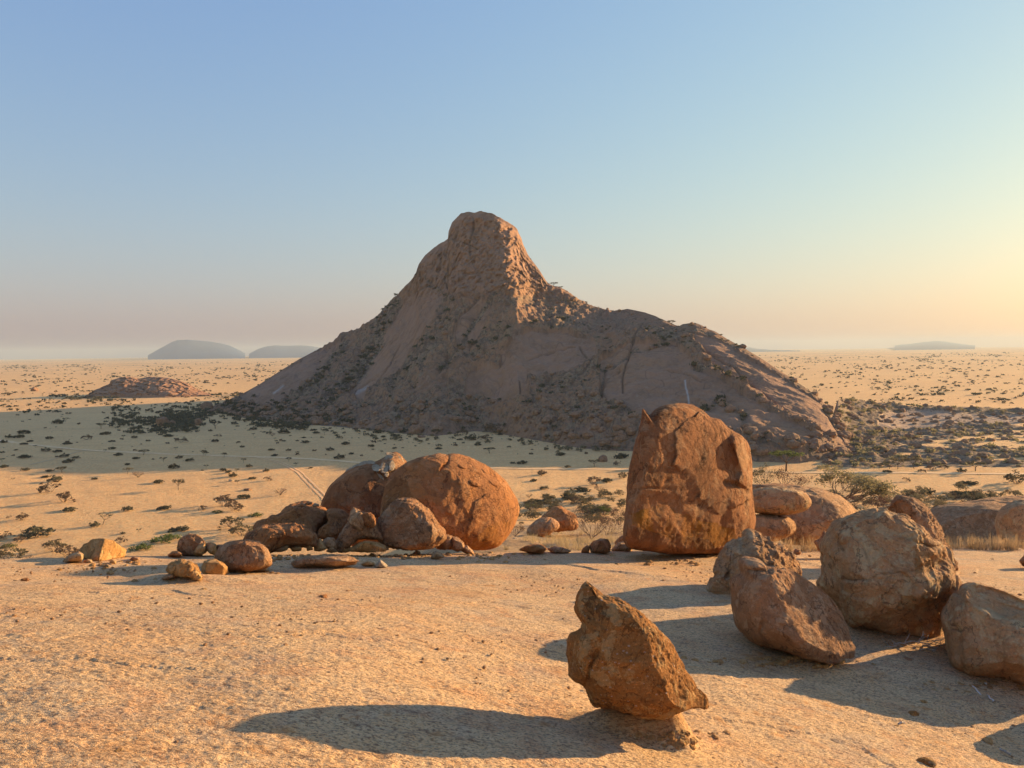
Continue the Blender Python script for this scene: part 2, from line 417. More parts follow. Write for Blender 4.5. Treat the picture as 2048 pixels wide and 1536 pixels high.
LEDGES = [([(1040, 1128), (1120, 1128), (1200, 1142), (1262, 1150)], .05), ([(1330, 1190), (1400, 1182), (1440, 1196)], .04), ([(560, 1275), (640, 1268), (700, 1280), (760, 1278)], .02), ([(1830, 1352), (1880, 1372), (1960, 1398), (2040, 1420)], .03),
    ([(900, 1210), (980, 1205), (1040, 1216)], .025), ([(200, 1190), (330, 1184), (420, 1192)], .03), ([(1500, 1450), (1600, 1462), (1720, 1500), (1800, 1540)], .025), ([(60, 1330), (180, 1322), (260, 1335)], .02), ([(1700, 1440), (1790, 1446), (1880, 1462)], .02), ([(1560, 1120), (1620, 1128), (1650, 1140)], .04), ([(1900, 1150), (1980, 1142), (2048, 1150)], .05)]
LEDGES = [([tuple(G(a, b, slab_full)[:2]) for a, b in pts], h) for pts, h in LEDGES]
def slab_fn(x, y):
    z = slab_full(x, y)
    jw, jv = fbm(xyz(x / .8, y / .8, 1.5), 4) * .22, fbm(xyz(x / .8, y / .8, 7.5), 4) * .22
    for pts, h in LEDGES:
        sel = (np.abs(x - pts[0][0]) < 6) & (np.abs(y - pts[0][1]) < 6)
        xs_, ys_ = x[sel] + jw[sel], y[sel] + jv[sel]
        d = poly_dist(xs_, ys_, pts)
        base_y = np.interp(xs_, [q[0] for q in pts], [q[1] for q in pts])
        far = ys_ > base_y          # the sheet beyond the crack stands a little higher and fades back
        h = h * .5
        z[sel] = z[sel] + np.where(far, h * np.exp(-(d / .8) ** 2), 0) * sstep(0, .02, d) - h * .5 * np.exp(-(d / .025) ** 2)
    c, s_ = math.cos(.3), math.sin(.3)
    u = x * c + y * s_; v = -x * s_ + y * c
    z = z + fbm(xyz(x / 3.5, y / 3.5), 3) * .10 + fbm(xyz(u / 1.2, v / .7), 4, ridge=True) * .014
    rid = fbm(xyz(u / .5, v / .22, 3.3), 4, ridge=True)
    z = z + np.clip(rid - .30, 0, 1) * .014 * (1 - sstep(12, 20, np.hypot(x, y)))
    near = 1 - sstep(8, 13, np.hypot(x, y))
    g = noise3(xyz(u / .05, v / .028, .7))
    g2 = noise3(xyz(u / .11, v / .06, 4.7)); g3 = noise3(xyz(u / .4, v / .3, 8.7))
    z = z + near * (g * .0065 + np.minimum(g2, .1) * .010 * (1 + g3 * 1.2))
    return z
x, y, z, F = polar_sheet(slab_fn, np.concatenate([np.linspace(.4, 4.4, 10), np.geomspace(4.6, 14, 330), np.geomspace(14.1, 19.5, 90), np.linspace(20, 34, 22)]), angles(780, 46, 36))
och = np.zeros_like(x)
mx, my = MOUNDS[0][:2]
q = ((x - mx - .05) / .40) ** 2 + ((y - my) / .26) ** 2
och = np.clip(1.5 - q, 0, 1) * 1.0 * (.6 + .8 * fbm(xyz(x * 6, y * 6), 3))
for (px_, py_, rr) in ((1195, 1140, .5), (1500, 1330, .5), (930, 1190, .5), (235, 1510, .2), (1130, 1340, .25)):
    g = G(px_, py_, slab_h); q = ((x - g[0]) / rr) ** 2 + ((y - g[1]) / rr) ** 2
    och = np.maximum(och, np.clip(1 - q, 0, 1) * .35)
link('rock_slab', make_mesh('rock_slab', np.stack([x, y, z], -1), F, [M_SLAB], attrs={'ochre': np.clip(och, 0, 1)}), kind='structure', label='pale speckled granite slab sloping down to the boulders')
def surf(x, y):
    x = np.asarray(x, float); y = np.asarray(y, float)
    g = ground_fn(x, y)
    return np.where(np.hypot(x, y) < 33, np.maximum(g, slab_full(x, y)), g)

# ------------------------------------------------------------------ tracks on the plain
def track(pts, width, offs=(0,), name='track', label='', lift=.12):
    pts = np.array([G(*p, fn=ground_h) for p in pts])
    t = np.linspace(0, len(pts) - 1, 260); k = np.arange(len(pts))
    cx = np.interp(t, k, pts[:, 0]); cyy = np.interp(t, k, pts[:, 1])
    ker = np.ones(21) / 21
    pad = lambda a: np.convolve(np.pad(a, 10, mode='reflect', reflect_type='odd'), ker, 'valid')
    cx, cyy = pad(cx), pad(cyy)
    tx, ty = np.gradient(cx), np.gradient(cyy); L = np.hypot(tx, ty); nx, ny = -ty / L, tx / L
    Vs, Fs = [], []; base = 0
    for o in offs:
        w = width * (1 + .25 * noise3(xyz(cx / 15, cyy / 15, o + .5)))
        cols = []
        for f in (-.5, -.17, .17, .5):
            xx = cx + nx * (o + f * w); yy = cyy + ny * (o + f * w)
            cols.append(np.stack([xx, yy, ground_fn(xx, yy) + lift], -1))
        V = np.stack(cols, 1).reshape(-1, 3)
        Vs.append(V); Fs.append(grid_faces(len(cx), 4) + base); base += len(V)
    link(name, make_mesh(name, np.concatenate(Vs), np.concatenate(Fs), [M_TRACK]), kind='structure', label=label)
track([(-60, 872), (0, 881), (60, 889), (110, 895), (170, 901), (300, 907), (420, 911), (520, 914), (620, 918), (700, 924), (800, 931), (950, 936), (1100, 938), (1260, 940), (1500, 942), (1800, 947), (2100, 949)], 3.2, label='long pale dirt track crossing the plain below the hill')
track([(515, 914), (560, 925), (600, 945), (640, 985), (680, 1030), (700, 1060)], .5, (-.8, .8), label='twin rutted track forking off towards the boulders')
track([(175, 901), (150, 905), (120, 915), (60, 930)], 1.6, label='short faint side track off the long dirt track')

# ------------------------------------------------------------------ hills
def lerp_tab(tab, x, c=1):
    tab = np.array(tab, float); return np.interp(x, tab[:, 0], tab[:, c])
def in_poly(px, py, poly):
    ins = np.zeros(px.shape, bool); n = len(poly)
    for i in range(n):
        (x1, y1), (x2, y2) = poly[i], poly[(i + 1) % n]
        c = ((y1 > py) != (y2 > py)) & (px < (x2 - x1) * (py - y1) / ((y2 - y1) + 1e-9) + x1)
        ins ^= c
    return ins
def polar_hill(sil, base, ridge, back, ncol, nf, nb, gexp, relief):
    px = np.linspace(sil[0][0], sil[-1][0], ncol)
    rs = lerp_tab(sil, px); rb = lerp_tab(base, px); d1 = lerp_tab(ridge, px); bk = lerp_tab(back, px)
    hz = horizon(px); d0 = CAMZ * FPX / (rb - hz)
    d0 = np.minimum(d0, d1 - 3)
    rs = np.minimum(rs, rb)
    s = np.linspace(-.06, 1, nf)[:, None]
    e = lerp_tab(gexp, px)[None, :]
    sc0 = np.clip(s, 0, 1)
    g = sc0 ** e
    row = rb[None] + (rs - rb)[None] * g
    d = d0[None] + (d1 - d0)[None] * s
    z = CAMZ - (row - hz[None]) / FPX * d
    z = np.where(s < 0, s * 40 * np.minimum(1, (d1 - d0) / 60)[None], z)
    u = (px - 1024) / FPX
    # the back side falls away behind the crest
    sb = np.linspace(0, 1, nb + 1)[1:][:, None]
    zr = z[-1][None]; z2 = zr * np.cos(sb * math.pi * .5) ** 1.3 - 3 * sb
    dd2 = d1[None] + bk[None] * sb
    D = np.concatenate([d, dd2]); Z = np.concatenate([z, z2])
    PXg = np.broadcast_to(px[None], D.shape); ROW = np.concatenate([row, np.broadcast_to(rs[None], dd2.shape)])
    SS = np.concatenate([np.broadcast_to(s, d.shape), 1 + np.broadcast_to(sb, dd2.shape)])
    dv = ray(PXg.ravel(), ROW.ravel())
    X = dv[:, 0] * D.ravel(); Y = D.ravel(); Zf = Z.ravel()
    X, Y, Zf, at = relief(X, Y, Zf, PXg.ravel(), ROW.ravel(), SS.ravel())
    return np.stack([X, Y, Zf], -1), grid_faces(D.shape[0], ncol), at

SIL = [(405, 826), (430, 815), (480, 790), (520, 768), (560, 742), (600, 717), (640, 697), (672, 680), (677, 672), (684, 667), (700, 663), (720, 656), (728, 650), (740, 641), (755, 632), (764, 621), (780, 603), (800, 584), (815, 568), (826, 556), (832, 545), (838, 528), (850, 512), (870, 495), (890, 483), (896, 479), (897, 465), (901, 455), (904, 447), (915, 436), (923, 429), (935, 426), (950, 428), (962, 425), (975, 428), (985, 430), (1000, 437), (1010, 444), (1024, 451), (1034, 459), (1038, 470), (1043, 478), (1047, 492), (1055, 508), (1062, 520), (1073, 533), (1082, 545), (1088, 556), (1095, 566), (1108, 573), (1122, 576), (1135, 583), (1150, 593), (1165, 603), (1180, 611), (1200, 619), (1222, 624), (1240, 620), (1255, 618), (1270, 621), (1290, 625), (1310, 632), (1330, 641), (1350, 650), (1358, 652), (1366, 648), (1380, 647), (1390, 645), (1402, 650), (1415, 657), (1430, 663), (1455, 678), (1490, 697), (1530, 722), (1570, 748), (1610, 775), (1640, 797), (1655, 812), (1668, 832), (1682, 852), (1700, 876), (1722, 905)]
BASE = [(405, 830), (430, 822), (500, 838), (560, 848), (640, 852), (700, 856), (800, 866), (870, 872), (950, 862), (1000, 866), (1060, 880), (1150, 895), (1220, 902), (1300, 905), (1400, 915), (1500, 925), (1600, 928), (1700, 918), (1722, 908)]
RIDGE = [(405, 672), (430, 690), (520, 730), (640, 750), (720, 740), (800, 705), (900, 665), (960, 645), (1050, 615), (1100, 590), (1200, 545), (1350, 490), (1500, 445), (1650, 395), (1722, 350)]
BACK = [(405, 40), (520, 80), (800, 150), (960, 160), (1100, 150), (1350, 120), (1650, 60), (1722, 30)]
GEXP = [(405, 1), (640, .95), (860, 1.0), (960, 1.05), (1100, .95), (1250, .8), (1500, .72), (1722, .8)]
SMOOTH_SLABS = [[(470, 800), (560, 745), (640, 700), (690, 680), (650, 735), (600, 775), (540, 822)],
    [(690, 800), (740, 715), (800, 620), (850, 560), (900, 580), (860, 650), (820, 700), (800, 745), (720, 802)],
    [(850, 560), (840, 520), (890, 480), (905, 440), (960, 425), (1030, 455), (1060, 530), (1050, 575), (960, 590), (900, 590)],
    [(905, 700), (915, 640), (960, 600), (985, 615), (970, 660), (935, 710)],
    [(1000, 712), (1040, 672), (1110, 665), (1190, 690), (1205, 720), (1140, 745), (1050, 760), (1000, 750)],
    [(1200, 800), (1200, 730), (1260, 690), (1350, 690), (1400, 740), (1480, 790), (1560, 840), (1640, 880), (1600, 905), (1480, 870), (1380, 860), (1290, 845)],
    [(1380, 670), (1430, 680), (1560, 755), (1650, 820), (1690, 890), (1600, 850), (1500, 790), (1420, 730)],
    [(925, 800), (940, 740), (1010, 735), (1055, 760), (1060, 800), (1010, 812)]]
GULLIES = [([(790, 610), (762, 650), (752, 690), (718, 745), (672, 790), (640, 825)], 17, 1.0),
    ([(470, 812), (540, 826), (620, 835), (700, 845)], 20, .9), ([(690, 690), (650, 740), (620, 780), (560, 818)], 16, .7),
    ([(830, 545), (850, 560), (905, 600), (880, 640), (840, 690), (800, 760), (780, 790)], 9, .6), ([(990, 590), (945, 650), (915, 700), (880, 745)], 8, .8),
    ([(1100, 640), (1030, 655), (960, 690), (900, 730)], 12, .55), ([(1240, 640), (1180, 660), (1120, 640)], 14, .5),
    ([(1290, 640), (1330, 690), (1270, 700), (1230, 735), (1200, 740)], 6, .6), ([(1210, 740), (1200, 790), (1225, 820), (1290, 845)], 3.5, .6),
    ([(1390, 735), (1450, 745), (1500, 770)], 6, .8), ([(1400, 815), (1440, 805), (1485, 830), (1500, 870)], 12, .6), ([(1000, 855), (1060, 800), (1100, 770)], 12, .4)]
CRACKS = [([(945, 430), (948, 452), (940, 490), (942, 520)], 1.8), ([(905, 480), (935, 492), (955, 500)], 1.5), ([(832, 585), (872, 566), (884, 530), (884, 520)], 2.2), ([(990, 450), (1000, 458), (990, 470)], 1.5),
    ([(700, 803), (716, 780), (740, 765), (752, 762)], 1.6), ([(1240, 742), (1208, 770), (1200, 800), (1220, 820)], 2.0), ([(1285, 650), (1262, 700), (1245, 760), (1248, 790)], 1.6),
    ([(1310, 745), (1360, 750), (1400, 765)], 1.6), ([(1160, 700), (1185, 730), (1150, 770), (1120, 800)], 1.6), ([(1600, 745), (1640, 800), (1665, 850), (1690, 880)], 2.2), ([(1400, 700), (1470, 740), (1540, 800), (1600, 850)], 1.6),
    ([(1040, 765), (1042, 800)], 1.6), ([(1150, 700), (1100, 705), (1050, 725)], 1.4), ([(960, 600), (915, 640), (900, 690)], 1.5), ([(800, 690), (780, 730), (740, 790)], 1.0), ([(640, 750), (600, 790), (570, 815)], 1.5), ([(1330, 690), (1380, 700), (1450, 720)], 1.4), ([(905, 520), (890, 560), (900, 590)], 1.3)]
def hill_masks(px, row, X, Y, Z):
    w = fbm(np.stack([X / 25, Y / 25, Z / 25], -1), 4) * 9
    w2 = fbm(np.stack([X / 25 + 9, Y / 25, Z / 25], -1), 4) * 9
    qx, qy = px + w, row + w2
    sm = np.zeros(px.shape)
    for poly in SMOOTH_SLABS: sm = np.maximum(sm, in_poly(qx, qy, poly).astype(float))
    veg = .50 + .35 * fbm(np.stack([X / 40, Y / 40, Z / 40], -1) + 5, 3)
    veg = np.where(row < 600, .35, veg)
    veg = veg * (1 - sm) + .12 * sm
    gl = np.zeros(px.shape)
    for pts, wd, k in GULLIES: gl = np.maximum(gl, k * np.exp(-(poly_dist(qx, qy, pts) / wd) ** 2))
    veg = np.maximum(veg, gl * .95); veg = np.where(sm > .5, np.minimum(veg, .10 + gl), veg)
    cr = np.zeros(px.shape)
    w = w * .35; w2 = w2 * .35
    for pts, wd in CRACKS: cr = np.maximum(cr, np.exp(-(poly_dist(px + w, row + w2, pts) / wd) ** 2))
    return sm, veg, gl, cr
def hill_relief(X, Y, Z, px, row, s):
    sm, veg, gl, cr = hill_masks(px, row, X, Y, Z)
    amp = sstep(-.02, .08, s) * sstep(0, 5, Z + 2)
    front = 1 - sstep(.96, 1.0, s)
    crest = np.exp(-((s - 1) / .02) ** 2)
    p = np.stack([X, Y, Z], -1)
    rid = fbm(p / np.array([34, 34, 34]), 5, .55, ridge=True)
    blk = fbm(p / np.array([11, 11, 9]), 4, .6, ridge=True)
    fine = fbm(p / 4.5, 3)
    # sheeting joints running down the slope towards the left
    a = np.stack([X * .8 + Z * .9, Y * .8, (Z - X * .35) * .12], -1)
    sheet = fbm(a / 16, 4, ridge=True)
    rough = (1 - sm) * .95 + .06
    edge = (1 - sstep(1600, 1690, px)) * sstep(405, 480, px)
    crestk = 1 - .85 * np.exp(-((s - 1) / .16) ** 2) * (sstep(1210, 1260, px) + (1 - sstep(560, 680, px)))
    amp = amp * (.15 + .85 * edge) * crestk
    blk2 = fbm(p / np.array([5, 5, 4]) + 9, 3, .6, ridge=True)
    dz = front * amp * (.55 + .0 * rid) * ((rid - .2) * 9 * (.25 + .75 * rough) + (blk - .2) * 7 * rough + (blk2 - .2) * 2.0 * rough + fine * 1.6 * rough + (sheet - .3) * 5 * (.4 + sm * .5))
    dz = dz - amp * front * (gl * 3.0 + cr * 1.7)
    dz = dz + crest * crestk * fbm(p / 5, 3) * 2.2 * rough
    slope = sstep(300, 430, row) * (1 - sstep(560, 640, row))     # the neck: push sideways and outwards, not up
    Y2 = Y - slope * front * amp * ((blk - .2) * 4.5 + (sheet - .3) * 3.2 + (blk2 - .2) * 2 - cr * 2)
    cols = fbm(np.stack([X / 5, Y / 5, Z / 60], -1), 3, ridge=True)
    Y2 = Y2 - slope * front * amp * (cols - .3) * 3.4
    Z2 = Z + dz * (1 - .55 * slope)
    jw = fbm(p / 12 + 3, 3) * 14
    wp = p + 6 * np.stack([fbm(p / 20, 2), fbm(p / 20 + 7, 2), fbm(p / 20 + 9, 2)], -1)
    wp = wp * np.array([1, 1, .55]) + np.array([0, 0, 1]) * (wp[:, :1] * .35)
    net = np.maximum(np.exp(-(noise3(wp / 26) / .022) ** 2), .8 * np.exp(-(noise3(wp / 11 + 4) / .03) ** 2)) * sstep(-.1, .12, noise3(p / 30 + 3)) * (1 - .55 * sm)
    net = np.maximum(net, sm * .8 * np.exp(-(noise3(a / 14) / .02) ** 2) * sstep(0, .15, noise3(p / 18 + 8)))
    oc = np.clip(in_poly(px + jw, row + jw, [(925, 812), (935, 745), (1050, 760), (1060, 815)]) * .8 + in_poly(px - jw, row + jw, [(1010, 812), (1060, 820), (1045, 850), (960, 835)]) * .7, 0, 1)
    pale = np.exp(-(poly_dist(px, row, [(1370, 768), (1373, 785), (1378, 812)]) / 1.6) ** 2) * .8
    pale = np.maximum(pale, np.exp(-(poly_dist(px, row, [(566, 775), (548, 790)]) / 2.5) ** 2) * .5)
    pale = np.maximum(pale, np.exp(-(poly_dist(px, row, [(735, 775), (712, 790)]) / 3) ** 2) * .4)
    # the neck and the saddle turn away to the sunny side: carried back along the line of sight
    lim = np.interp(px, [980, 1000, 1040, 1090, 1150, 1230, 1300], [560, 600, 625, 640, 650, 655, 655])
    kk = 1 + (30 * sstep(1000, 1062, px + (row - 500) * -.12 + 18 * fbm(p / 25 + 2, 3)) + 34 * sstep(1085, 1215, px)) * (1 - sstep(-30, 22, row - lim)) * (1 - sstep(1225, 1330, px)) * sstep(.15, .5, s) / 640
    X, Y2, Z2 = X * kk, Y2 * kk, CAMZ + (Z2 - CAMZ) * kk
    return X, Y2, Z2, {'slab': sm * np.clip(.5 + 1.5 * fbm(p / 20, 3), .2, 1), 'veg': np.where(s > 1, .4, veg), 'ochre': oc * 1.0, 'pale': pale, 'dark': np.clip(np.maximum(np.maximum(cr * .32, .6 * net), gl * .5 * sstep(.0, .2, fbm(p / 7, 3))), 0, 1) * (s < .98)}
V, F, at = polar_hill(SIL, BASE, RIDGE, BACK, 900, 330, 40, GEXP, hill_relief)
hill = link('mountain', make_mesh('mountain', V, F, [M_HILL], attrs=at), kind='structure', label='steep brown granite mountain with a blunt rocky neck on top')
HV = V.reshape(370, 900, 3); HPX = np.linspace(SIL[0][0], SIL[-1][0], 900)
HVEG = at['veg'].reshape(370, 900)
def hill_point(px, py):
    """front-face vertex of the mountain that shows nearest to a pixel"""
    j = int(np.argmin(np.abs(HPX - px))); c = HV[30:330, j]
    d = c - np.array([0, 0, CAMZ]); k = FPX / (d @ fw)
    rr = 768 - (d @ up) * k
    i = int(np.argmin(np.abs(rr - py))); return c[i]

def outcrop_relief(X, Y, Z, px, row, s):
    p = np.stack([X, Y, Z], -1)
    amp = sstep(0, .1, s) * (1 - sstep(.95, 1.05, s))
    cliff = in_poly(px, row, [(222, 764), (255, 754), (330, 755), (372, 764), (345, 772), (290, 768), (282, 786), (225, 778)])
    Y2 = Y - amp * (fbm(p / 9, 4, ridge=True) - .2) * 7
    Z2 = Z + amp * fbm(p / 12, 4) * 1.8 - amp * np.exp(-(poly_dist(px, row, [(283, 772), (300, 784), (345, 792)]) / 2.2) ** 2) * 3
    oc = np.exp(-(poly_dist(px, row, [(285, 762), (300, 768)]) / 7) ** 2)
    dk = np.exp(-(poly_dist(px, row, [(283, 775), (300, 784), (340, 792)]) / 1.6) ** 2) * .6
    return X, Y2, Z2, {'veg': np.full(X.shape, .1), 'ochre': oc, 'pale': X * 0, 'dark': dk}
V, F, at = polar_hill([(168, 796), (176, 790), (190, 780), (205, 774), (220, 767), (226, 759), (240, 755), (255, 753), (280, 757), (300, 753), (330, 755), (345, 757), (362, 762), (378, 768), (395, 778), (410, 784), (425, 790)],
    [(168, 797), (230, 795), (330, 795), (380, 793), (425, 791)], [(168, 862), (220, 890), (300, 905), (425, 880)], [(168, 30), (300, 70), (425, 20)], 260, 80, 14, [(168, .7), (240, .6), (300, .6), (425, .9)], outcrop_relief)
link('rock_outcrop', make_mesh('rock_outcrop', V, F, [M_OUTC], attrs=at), kind='structure', label='low reddish rock outcrop alone on the sunlit plain')

def rise_relief(X, Y, Z, px, row, s):
    p = np.stack([X, Y, Z], -1)
    e = sstep(-.05, .12, s) * sstep(1690, 1730, px)
    rid = fbm(p / np.array([30, 18, 30]), 5, ridge=True)
    sm = in_poly(px + rid * 8, row, [(1755, 860), (1770, 828), (1850, 822), (2000, 832), (2300, 840), (2300, 862), (1930, 850), (1900, 862), (1820, 862)])
    Z2 = Z + e * ((rid - .2) * 3.4 * (1 - .7 * sm) + fbm(p / 6, 3) * 1.2 * (1 - .6 * sm)) * (1 - sstep(1.0, 1.4, s))
    Z2 = np.where(s > 1, Z2 * (1 - .0), Z2)
    veg = .66 - .5 * sm + .25 * np.exp(-(poly_dist(px, row, [(1690, 800), (1760, 812), (1850, 818), (2300, 832)]) / 5) ** 2)
    return X, Y, Z2, {'veg': veg, 'ochre': X * 0, 'pale': X * 0, 'dark': X * 0}
V, F, at = polar_hill([(1640, 900), (1660, 850), (1675, 800), (1690, 797), (1710, 801), (1730, 806), (1780, 812), (1830, 817), (1900, 815), (1960, 820), (2048, 822), (2300, 824)],
    [(1640, 940), (1740, 940), (1850, 938), (1950, 935), (2048, 935), (2300, 935)], [(1640, 390), (1700, 470), (1800, 500), (2300, 500)], [(1640, 60), (2300, 60)], 330, 150, 14, [(1640, .9), (2300, .92)], rise_relief)
link('rocky_rise', make_mesh('rocky_rise', V, F, [M_RISE], attrs=at), kind='structure', label='hazy low rocky rise with scrub beside the mountain foot')

def far_relief(X, Y, Z, px, row, s):
    p = np.stack([X, Y, Z], -1)
    return X, Y, Z + fbm(p / 350, 4, ridge=True) * 10 * sstep(0, .2, s) * (1 - sstep(.9, 1.1, s)), {}
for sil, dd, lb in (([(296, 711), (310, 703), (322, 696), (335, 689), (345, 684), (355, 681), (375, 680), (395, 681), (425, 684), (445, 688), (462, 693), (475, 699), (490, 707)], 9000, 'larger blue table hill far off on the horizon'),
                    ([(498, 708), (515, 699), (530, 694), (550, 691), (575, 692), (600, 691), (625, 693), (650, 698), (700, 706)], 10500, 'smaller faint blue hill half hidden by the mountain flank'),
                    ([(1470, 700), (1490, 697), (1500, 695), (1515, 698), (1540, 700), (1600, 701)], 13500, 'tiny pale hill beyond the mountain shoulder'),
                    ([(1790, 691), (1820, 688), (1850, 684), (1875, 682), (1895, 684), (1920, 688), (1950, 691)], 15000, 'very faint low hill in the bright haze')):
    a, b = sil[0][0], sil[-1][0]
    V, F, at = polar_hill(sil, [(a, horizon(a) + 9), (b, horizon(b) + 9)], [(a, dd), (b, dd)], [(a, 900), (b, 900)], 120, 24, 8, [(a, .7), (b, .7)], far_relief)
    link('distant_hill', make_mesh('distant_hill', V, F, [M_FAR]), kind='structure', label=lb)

# ------------------------------------------------------------------ boulders
_cs = {}
def cube_sphere(n):
    if n in _cs: return _cs[n]
    ids = {}; g = np.arange(n + 1)
    a, b = np.meshgrid(g, g, indexing='ij'); pts = []; fs = []
    for ax in range(3):
        for sgn in (0, n):
            q = np.zeros((n + 1, n + 1, 3), int); q[..., ax] = sgn; q[..., (ax + 1) % 3] = a; q[..., (ax + 2) % 3] = b
            f = grid_faces(n + 1, n + 1)
            if sgn == 0: f = f[:, ::-1]
            fs.append(f + len(pts) * (n + 1) ** 2); pts.append(q.reshape(-1, 3))
    Q = np.concatenate(pts); key = Q[:, 0] * 1000003 + Q[:, 1] * 1009 + Q[:, 2]
    _, first, inv = np.unique(key, return_index=True, return_inverse=True)
    V = Q[first] / n * 2 - 1.0; V = np.tan(V * math.pi / 4)
    V /= np.linalg.norm(V, axis=1)[:, None]
    F = inv.ravel()[np.concatenate(fs)]
    c = V[F].mean(1); nn = np.cross(V[F[:, 2]] - V[F[:, 0]], V[F[:, 3]] - V[F[:, 1]])
    fl = (nn * c).sum(1) < 0; F[fl] = F[fl][:, ::-1]
    _cs[n] = (V, F); return _cs[n]

def smooth_outline(pts, m=720, hard=False):
    p = np.array(pts, float); n = len(p); out = []
    if hard:
        for i in range(n):
            for t in np.linspace(0, 1, 12, endpoint=False): out.append(p[i] * (1 - t) + p[(i + 1) % n] * t)
        return np.array(out)
    for i in range(n):
        p0, p1, p2, p3 = p[(i - 1) % n], p[i], p[(i + 1) % n], p[(i + 2) % n]
        for t in np.linspace(0, 1, 12, endpoint=False):
            out.append(.5 * ((2 * p1) + (-p0 + p2) * t + (2 * p0 - 5 * p1 + 4 * p2 - p3) * t * t + (-p0 + 3 * p1 - 3 * p2 + p3) * t ** 3))
    return np.array(out)
def add_noise(V, F, size, amp, seed, ridge=.5, front_only=None, fine=1.0):
    N = vnormals(V, F); q = V / size + seed * 3.17
    wq = q + .10 * np.stack([fbm(q * 2.3 + 3, 2), fbm(q * 2.3 + 13, 2), fbm(q * 2.3 + 23, 2)], -1)
    d = fbm(q * 1.6, 3) * 1.3 + 1.5 * ridge * (fbm(wq * 3.1 + 5, 5, .6, ridge=True) - .25)
    bl = noise3(wq * np.array([4.2, 4.2, 6.5])); d = d + 1.1 * ridge * (np.abs(bl) - .2) + .9 * ridge * (np.abs(noise3(wq * 8.5 + 40)) - .2)
    cr = np.abs(noise3(wq * np.array([2.1, 2.1, 2.8]) + 60)); d = d - .6 * ridge * np.exp(-(cr / .018) ** 2) * sstep(-.1, .15, noise3(q * 3 + 70))
    d = d + fine * (.42 * fbm(q * 9, 3) + .26 * fbm(q * 24, 3))
    d = d + ridge * .9 * sstep(.02, .06, fbm(wq * 2.2 + 90, 4, .55)) + ridge * .5 * sstep(.08, .12, fbm(wq * 4.6 + 97, 3, .55))
    sp = fbm(q * 2.4 + 31, 2); d = d - .8 * sstep(.18, .26, sp) * sstep(0, 1, 1)* .5
    k = 1.0 if front_only is None else front_only
    return V + N * (d * amp * size * k)[:, None]
import bmesh
def hull_mesh(pts, size, amp, seed, levels=3):
    """angular broken rock: the hull of its corner points, finely divided, its faces roughened and edges chipped"""
    bm = bmesh.new()
    for q in pts: bm.verts.new(q)
    r = bmesh.ops.convex_hull(bm, input=bm.verts)
    bmesh.ops.delete(bm, geom=[g for g in bm.verts if not g.link_faces], context='VERTS')
    bmesh.ops.triangulate(bm, faces=bm.faces[:]); bmesh.ops.recalc_face_normals(bm, faces=bm.faces[:])
    bm.verts.ensure_lookup_table(); bm.verts.index_update()
    V = np.array([v.co[:] for v in bm.verts]); F = np.array([[v.index for v in f.verts] for f in bm.faces]); bm.free()
    for _ in range(levels):
        E = np.sort(np.concatenate([F[:, [0, 1]], F[:, [1, 2]], F[:, [2, 0]]]), 1)
        U, inv = np.unique(E, axis=0, return_inverse=True); inv = inv.ravel() + len(V); n = len(F)
        V = np.concatenate([V, V[U].mean(1)]); a, b, c = inv[:n], inv[n:2 * n], inv[2 * n:]
        F = np.concatenate([np.stack([F[:, 0], a, c], 1), np.stack([a, F[:, 1], b], 1), np.stack([c, b, F[:, 2]], 1), np.stack([a, b, c], 1)])
    # knock the corners off a little
    N = np.zeros_like(V); cn = np.zeros(len(V))
    for k in range(3):
        for d in (1, 2):
            for ax in range(3): N[:, ax] += np.bincount(F[:, k], V[F[:, (k + d) % 3], ax], len(V))
            cn += np.bincount(F[:, k], minlength=len(V))
    V = V * .55 + N / cn[:, None] * .45
    return add_noise(V, F, size, amp, seed, .5), F
BOULDERS = {}; LAST = {}; CAMP = np.array([0, 0, CAMZ])
